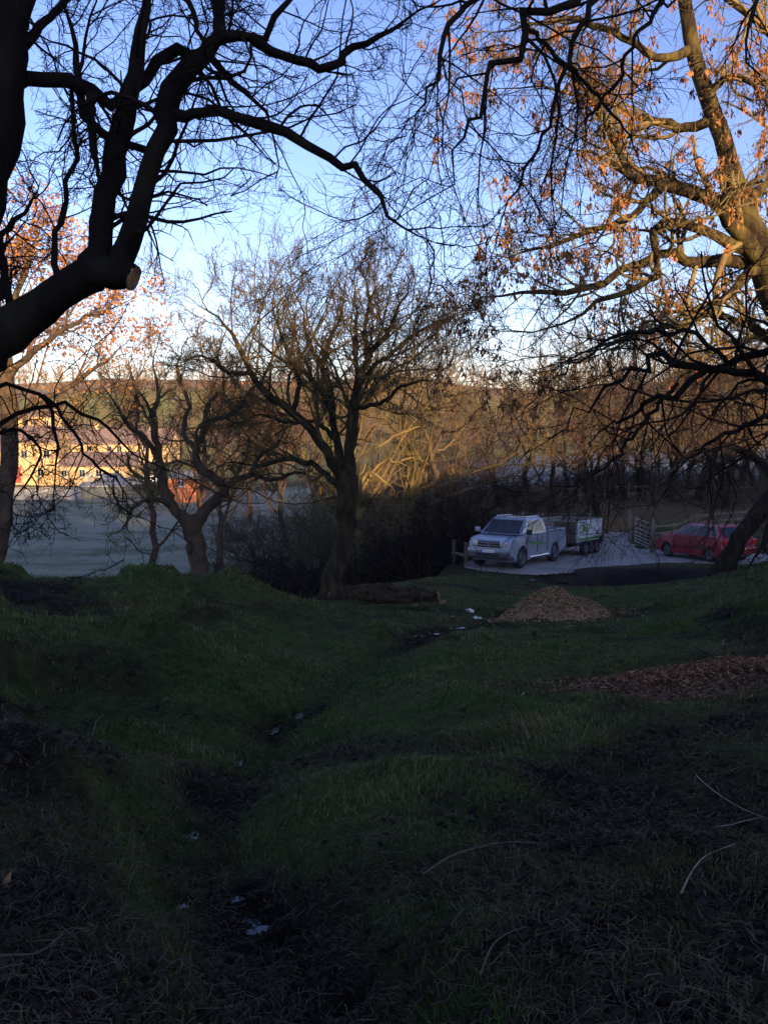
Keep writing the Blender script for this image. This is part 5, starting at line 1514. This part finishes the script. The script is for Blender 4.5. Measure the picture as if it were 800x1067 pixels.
def chip_pile(cx, cy, rx, ry, h, label, m, n, seed, size, pale, pw=1.7):
    rng = np.random.default_rng(seed)
    zb = float(H(cx, cy)[0])
    e = empty('woodchip_pile', (cx, cy, zb), label, 'woodchip pile')

    def hh(x, y):
        q = np.sqrt((x / rx) ** 2 + (y / ry) ** 2)
        q = q * (1 + .12 * vnoise(x * 2.3 + seed, y * 2.3))
        return h * np.clip(1 - q, 0, 1) ** pw * (2 - np.clip(1 - q, 0, 1)) * .98 + h * .05 * np.clip(1 - q, 0, 1) * vnoise(x * 5, y * 5, seed)
    g = np.linspace(-1, 1, 90)
    X, Y = np.meshgrid(g * rx * 1.1, g * ry * 1.1)
    G = H(cx + X, cy + Y) - zb
    hz = hh(X, Y)
    Z = G + np.where(hz > .004, hz, -.05)
    V = np.stack([X, Y, Z], -1).reshape(-1, 3); nn = 90
    a = (np.arange(nn - 1)[:, None] * nn + np.arange(nn - 1)[None]).ravel()
    F = np.stack([a, a + 1, a + nn + 1, a + nn], -1)
    np_mesh('heap', V, F, m, e, smooth=True)
    # loose chips on and round it
    t = rng.random(n) * 6.28; q = np.abs(rng.standard_normal(n)) * .58
    x = np.cos(t) * q * rx * 1.05; y = np.sin(t) * q * ry * 1.05
    z = H(cx + x, cy + y) - zb + np.maximum(hh(x, y), 0) + .008
    C = np.stack([x, y, z], -1)
    d = unit(rng.standard_normal((n, 3)) * np.array([1, 1, .45])); s = unit(np.cross(d, rng.standard_normal((n, 3)) * .5 + np.array([0, 0, 1])))
    ln = size * (.5 + rng.random(n))[:, None]; w = ln * (.3 + .2 * rng.random((n, 1))); up_ = np.cross(d, s) * ln * .12
    c8 = [C + d * ln * a + s * w * b + up_ * c for a in (-.5, .5) for b in (-.5, .5) for c in (-1, 1)]
    V = np.stack(c8, 1).reshape(-1, 3); o = (np.arange(n) * 8)[:, None]
    F = np.concatenate([o + np.array(f) for f in ((0, 1, 3, 2), (4, 6, 7, 5), (0, 4, 5, 1), (2, 3, 7, 6), (1, 5, 7, 3), (0, 2, 6, 4))])
    col = np.repeat(np.where(rng.random((n, 1)) < .5, np.array([pale]), np.array([pale]) * .35) * (.4 + 1.1 * rng.random((n, 1)) ** 1.5), 8, 0)
    tag(np_mesh('loose_chips', V, F, M_CHIPC, e, color=col), kind='stuff')


M_CHIPC = attr_mat('chip_pieces', scale=30, bump=0, amp=.2)
x, y = xy(576, 16.6)
chip_pile(x, y, 1.2, 1.0, .50, 'tall tan conical woodchip pile below the pickup', M_CHIPA, 7500, 1, .038, (.42, .27, .13), 1.15)
x, y = xy(728, 8.3)
chip_pile(x, y, 1.15, .6, .23, 'low reddish spread woodchip pile at the right, nearer the viewer', M_CHIPB, 11000, 2, .034, (.30, .155, .085), 1.0)

# pale stone, dead leaf, puddles, sticks
p = at(713, 652, 13.2); z = float(H(p[0], p[1])[0])
bm = bmesh.new(); bmesh.ops.create_icosphere(bm, subdivisions=2, radius=.06, matrix=Matrix.Diagonal((1.4, 1, .6, 1)))
for v in bm.verts: v.co *= 1 + .15 * math.sin(v.co.x * 50 + v.co.y * 31)
o = tag(obj('stone', bm, mat('pale_stone', (.55, .42, .32), .8), None, True), 'pale stone lying in the grass right of the tall chip pile', 'stone'); o.location = (p[0], p[1], z + .02)
p = at(14, 948, 3.2); z = float(H(p[0], p[1])[0])
V, F = cards(np.array([[0, 0, .03]]), np.random.default_rng(3), .06, 'leaf', 1, 0)
o = tag(np_mesh('fallen_leaf', V, F, mat('tan_leaf', (.45, .2, .07), .7)), 'single orange fallen leaf near the lower left edge', 'leaf'); o.location = (p[0], p[1], z + .02)

M_WATER = mat('puddle_water', (.010, .010, .011), .16, var=.1, spec=.42, scale=14, bump=.25, bdist=.01)
rP = np.random.default_rng(15)


for (cx, cy, rx, ry, z) in PUD:
    n = 30
    th = np.linspace(0, 2 * math.pi, n, endpoint=False)
    rr = .95 + .22 * np.sin(th * 2 + rP.random() * 6) + .16 * np.sin(th * 3 + rP.random() * 6) + .10 * np.sin(th * 7 + rP.random() * 6)
    X = rx * rr * np.cos(th); Y = ry * rr * np.sin(th)
    V = np.vstack([np.stack([X, Y, np.zeros(n)], -1), [[0, 0, 0]]])
    i = np.arange(n); j = (i + 1) % n
    o = np_mesh('puddle', V, np.stack([np.full(n, n), i, j], -1), M_WATER); o.location = (cx, cy, z - .025)
    tag(o, kind='structure')


def stick(pts, w, label, m, curve=.02):
    G = []
    for px_, py_ in pts:
        for q in np.linspace(2, 30, 800):
            a = at(px_, py_, q)
            if a[2] < float(H(a[0], a[1])[0]) + .03: break
        G.append(list(a) + [0])
    G = np.array(G); r = resample(G, 14)[:, :3]
    r[:, 2] = np.maximum(r[:, 2], H(r[:, 0], r[:, 1]) + .035)
    for _ in range(4): r[1:-1, 2] = (r[:-2, 2] + 2 * r[1:-1, 2] + r[2:, 2]) / 4
    w = w * .72
    V, F = tubes(r[None], np.linspace(w, w * .35, 14)[None], 5)
    c = r[0]
    return tag(np_mesh('fallen_stick', V, F, m, None, smooth=True, loc=c), label, 'stick')


M_STK = mat('bleached_stick', (.10, .075, .05), .9, scale=10)
M_STKP = mat('pale_stick', (.24, .18, .13), .9, scale=10)
stick([(709, 933), (722, 910), (738, 893), (765, 882)], .006, 'pale curved stick near the right edge, lower foreground', M_STKP)
stick([(725, 810), (748, 830), (775, 845), (800, 855)], .005, 'thin straight stick at the right edge above the curved pale one', M_STKP)
stick([(745, 862), (770, 860), (795, 855)], .005, 'short level stick at the right edge', M_STKP)
stick([(440, 915), (480, 890), (530, 880), (570, 882)], .007, 'long brown stick curving across the middle foreground', M_STK)
stick([(500, 1020), (515, 990), (548, 968)], .006, 'brown bent stick in the lower middle foreground', M_STK)
stick([(0, 1003), (40, 998), (66, 975)], .006, 'brown stick at the lower left corner', M_STK)
stick([(97, 770), (100, 755), (108, 745)], .006, 'short pale stick on the left bank', M_STKP)
stick([(135, 925), (145, 900)], .004, 'small twig in the left foreground', M_STK)
stick([(760, 700), (790, 660), (830, 640)], .008, 'thin dark branch lying across the low chip pile', M_BARKB)


# ------------------------------------------------------------------ grass
M_GRASS = attr_mat('grass_blades', scale=3, bump=0, amp=.25, rough=.8, spec=.08)


def grass(name, n, r0, r1, seed, h0, straw, label, wide=1.0, a0=-.56, a1=.56, clump=.0, keep=None):
    rng = np.random.default_rng(seed)
    r = np.sqrt(np.exp(rng.random(n) * (math.log(r1) * 1.3 - math.log(r0) * 1.3) + math.log(r0) * 1.3) ** (2 / 1.3))
    th = a0 + (a1 - a0) * rng.random(n)
    x = r * np.sin(th); y = r * np.cos(th)
    dn = mud_and_shade(x, y) + carpark_w(x, y) * 3
    dn = dn + .4 * fbm(x * 3, y * 3, 91, 2)
    pd = np.exp(-((x - PITC[0]) / 3.3) ** 4 - ((y - PITC[1] - .6) / 1.9) ** 4); dn = dn + pd * 2
    k = rng.random(n) > dn * .95
    for (cx, cy, rx_, ry_) in ((xy(576, 16.6) + (1.1, 1.0)), (xy(716, 8.7) + (1.0, .6))):
        k &= ((x - cx) / rx_) ** 2 + ((y - cy) / ry_) ** 2 > 1
    if keep is not None: k &= keep(x, y, rng)
    x, y, r = x[k], y[k], r[k]; n = len(x)
    z = H(x, y)
    ts = sstep(.15, .65, vnoise(x * 1.5, y * 1.5, 55))
    hh = h0 * (.35 + .9 * rng.random(n)) * (1 + .7 * ts) * (1 + .35 * fbm(x * 1.2, y * 1.2, 95))
    wd = np.maximum(.0022, r * .00055) * wide * (.7 + .6 * rng.random(n))
    an = rng.random(n) * 6.28
    # blades lean with their clump
    ca = 3 * vnoise(x * 2, y * 2, 97); lean = .35 + .9 * rng.random(n)
    d = np.stack([np.cos(ca + an * .45), np.sin(ca + an * .45), np.zeros(n)], -1)
    s = np.stack([-np.sin(an), np.cos(an), np.zeros(n)], -1)
    b = np.stack([x, y, z - .01], -1); up = np.array([0, 0, 1.0])
    m_ = b + d * (lean * hh * .3)[:, None] + up * (hh * .6)[:, None]
    t = b + d * (lean * hh * .95)[:, None] + up * (hh * (.95 - .35 * lean))[:, None]
    w = wd[:, None]
    V = np.stack([b - s * w, b + s * w, m_ + s * w * .8, m_ - s * w * .8, t], 1).reshape(-1, 3)
    o = (np.arange(n) * 5)[:, None]
    F4 = o + np.array([0, 1, 2, 3]); F3 = o + np.array([3, 2, 4])
    g = np.array([.060, .105, .018]); st = np.array([.17, .13, .06])
    cw = np.clip(straw + .25 * mud_and_shade(x, y) + .5 * fbm(x * .7, y * .7, 99), 0.03, .92)
    dk = (1 - .45 * np.clip(mud_and_shade(x, y) * 1.6, 0, 1))[:, None]
    c = np.where((rng.random(n) < cw)[:, None], st, g) * (.5 + .9 * rng.random((n, 1))) * dk
    ob = np_mesh(name, V, [F4, F3], M_GRASS, color=np.repeat(c, 5, 0))
    tag(ob, label, 'grass', kind='stuff')


grass('grass', 340000, 1.9, 34, 301, .042, .24, 'short damp green grass over the shaded slope')
grass('dead_grass', 26000, 2.0, 18, 302, .12, .75, 'dry straw-coloured grass tufts on the left bank and mound', .8,
      keep=lambda x, y, rng: fbm(x * .9, y * .9, 105) + .5 * sstep(0, -3, x) + .35 * sstep(2.5, 5, x) > .30 + .2 * rng.random(len(x)))

# litter of dead stems and small twigs lying over the mud and grass
rT = np.random.default_rng(401)
n = 42000
r = np.exp(rT.random(n) * math.log(22 / 1.9) + math.log(1.9)); th = -.56 + 1.12 * rT.random(n)
x = r * np.sin(th); y = r * np.cos(th)
k = (rT.random(n) < .25 + .75 * mud_and_shade(x, y)) & (carpark_w(x, y) < .1)
x, y, r = x[k], y[k], r[k]; n = len(x)
z = H(x, y) + .006 + .02 * rT.random(n)
ln = (.03 + .11 * rT.random(n) ** 2); w = np.maximum(.0014, r * .0004) * (.7 + .8 * rT.random(n))
an = rT.random(n) * 6.28; ti = rT.standard_normal(n) * .25
d = np.stack([np.cos(an) * np.cos(ti), np.sin(an) * np.cos(ti), np.sin(ti)], -1); sd_ = np.stack([-np.sin(an), np.cos(an), np.zeros(n)], -1)
C = np.stack([x, y, z], -1); bend = np.stack([np.zeros(n), np.zeros(n), ln * .15], -1) + sd_ * (ln * rT.standard_normal(n) * .2)[:, None]
a = C - d * (ln / 2)[:, None]; b = C + d * (ln / 2)[:, None]; m_ = C + bend
V = np.stack([a - sd_ * w[:, None], a + sd_ * w[:, None], m_ + sd_ * w[:, None], m_ - sd_ * w[:, None], b], 1).reshape(-1, 3)
o = (np.arange(n) * 5)[:, None]
c = np.array([.11, .085, .05]) * (.25 + 1.1 * rT.random((n, 1)) ** 1.5)
tag(np_mesh('plant_litter', V, [o + np.array([0, 1, 2, 3]), o + np.array([3, 2, 4])], M_GRASS, color=np.repeat(c, 5, 0)), 'dead stems and bits of twig littering the muddy grass', 'litter', kind='stuff')
# crumbs and clods of soil
n = 30000
r = np.exp(rT.random(n) * math.log(30 / 2.0) + math.log(2.0)); th = -.54 + 1.08 * rT.random(n)
x = r * np.sin(th); y = r * np.cos(th)
ca, sa = math.cos(.10), math.sin(.10)
pit = np.exp(-((x - PITC[0]) / 3.4) ** 4 - ((y - PITC[1] - .5) / 1.9) ** 4)
k = (rT.random(n) < mud_and_shade(x, y) ** 2 + pit) & (carpark_w(x, y) < .8)
x, y, r = x[k], y[k], r[k]; n = len(x)
sz_ = (.006 + .022 * rT.random(n) ** 3) * (1 + r * .05)
u = unit(rT.standard_normal((n, 6, 3)) * .3 + np.array([[1, 0, 0], [-1, 0, 0], [0, 1, 0], [0, -1, 0], [0, 0, .8], [0, 0, -.8]])[None])
V = (np.stack([x, y, H(x, y) + sz_ * .3], -1)[:, None] + u * sz_[:, None, None] * (.7 + .6 * rT.random((n, 6, 1)))).reshape(-1, 3)
o = (np.arange(n) * 6)[:, None]
F = np.concatenate([o + np.array(f) for f in ((0, 2, 4), (2, 1, 4), (1, 3, 4), (3, 0, 4), (2, 0, 5), (1, 2, 5), (3, 1, 5), (0, 3, 5))])
c = np.array([.026, .020, .015]) * (.5 + 1.0 * rT.random((n, 1)))
tag(np_mesh('soil_clods', V, F, M_GRASS, color=np.repeat(c, 6, 0)), 'crumbs and clods of dark wet soil', 'soil', kind='stuff')

# thin valley air
bm = bmesh.new(); box(bm, -700, 700, -75, 900, -12, 62)
hm = bpy.data.materials.new('valley_haze'); hm.use_nodes = True
nt = hm.node_tree; nt.nodes.clear()
out_ = nt.nodes.new('ShaderNodeOutputMaterial'); pv = nt.nodes.new('ShaderNodeVolumePrincipled')
pv.inputs['Color'].default_value = (.92, .93, .95, 1); pv.inputs['Density'].default_value = .0003; pv.inputs['Anisotropy'].default_value = 0.0
nt.links.new(pv.outputs[0], out_.inputs['Volume'])
tag(obj('haze', bm, hm), 'thin morning haze over the valley', 'haze', kind='stuff')
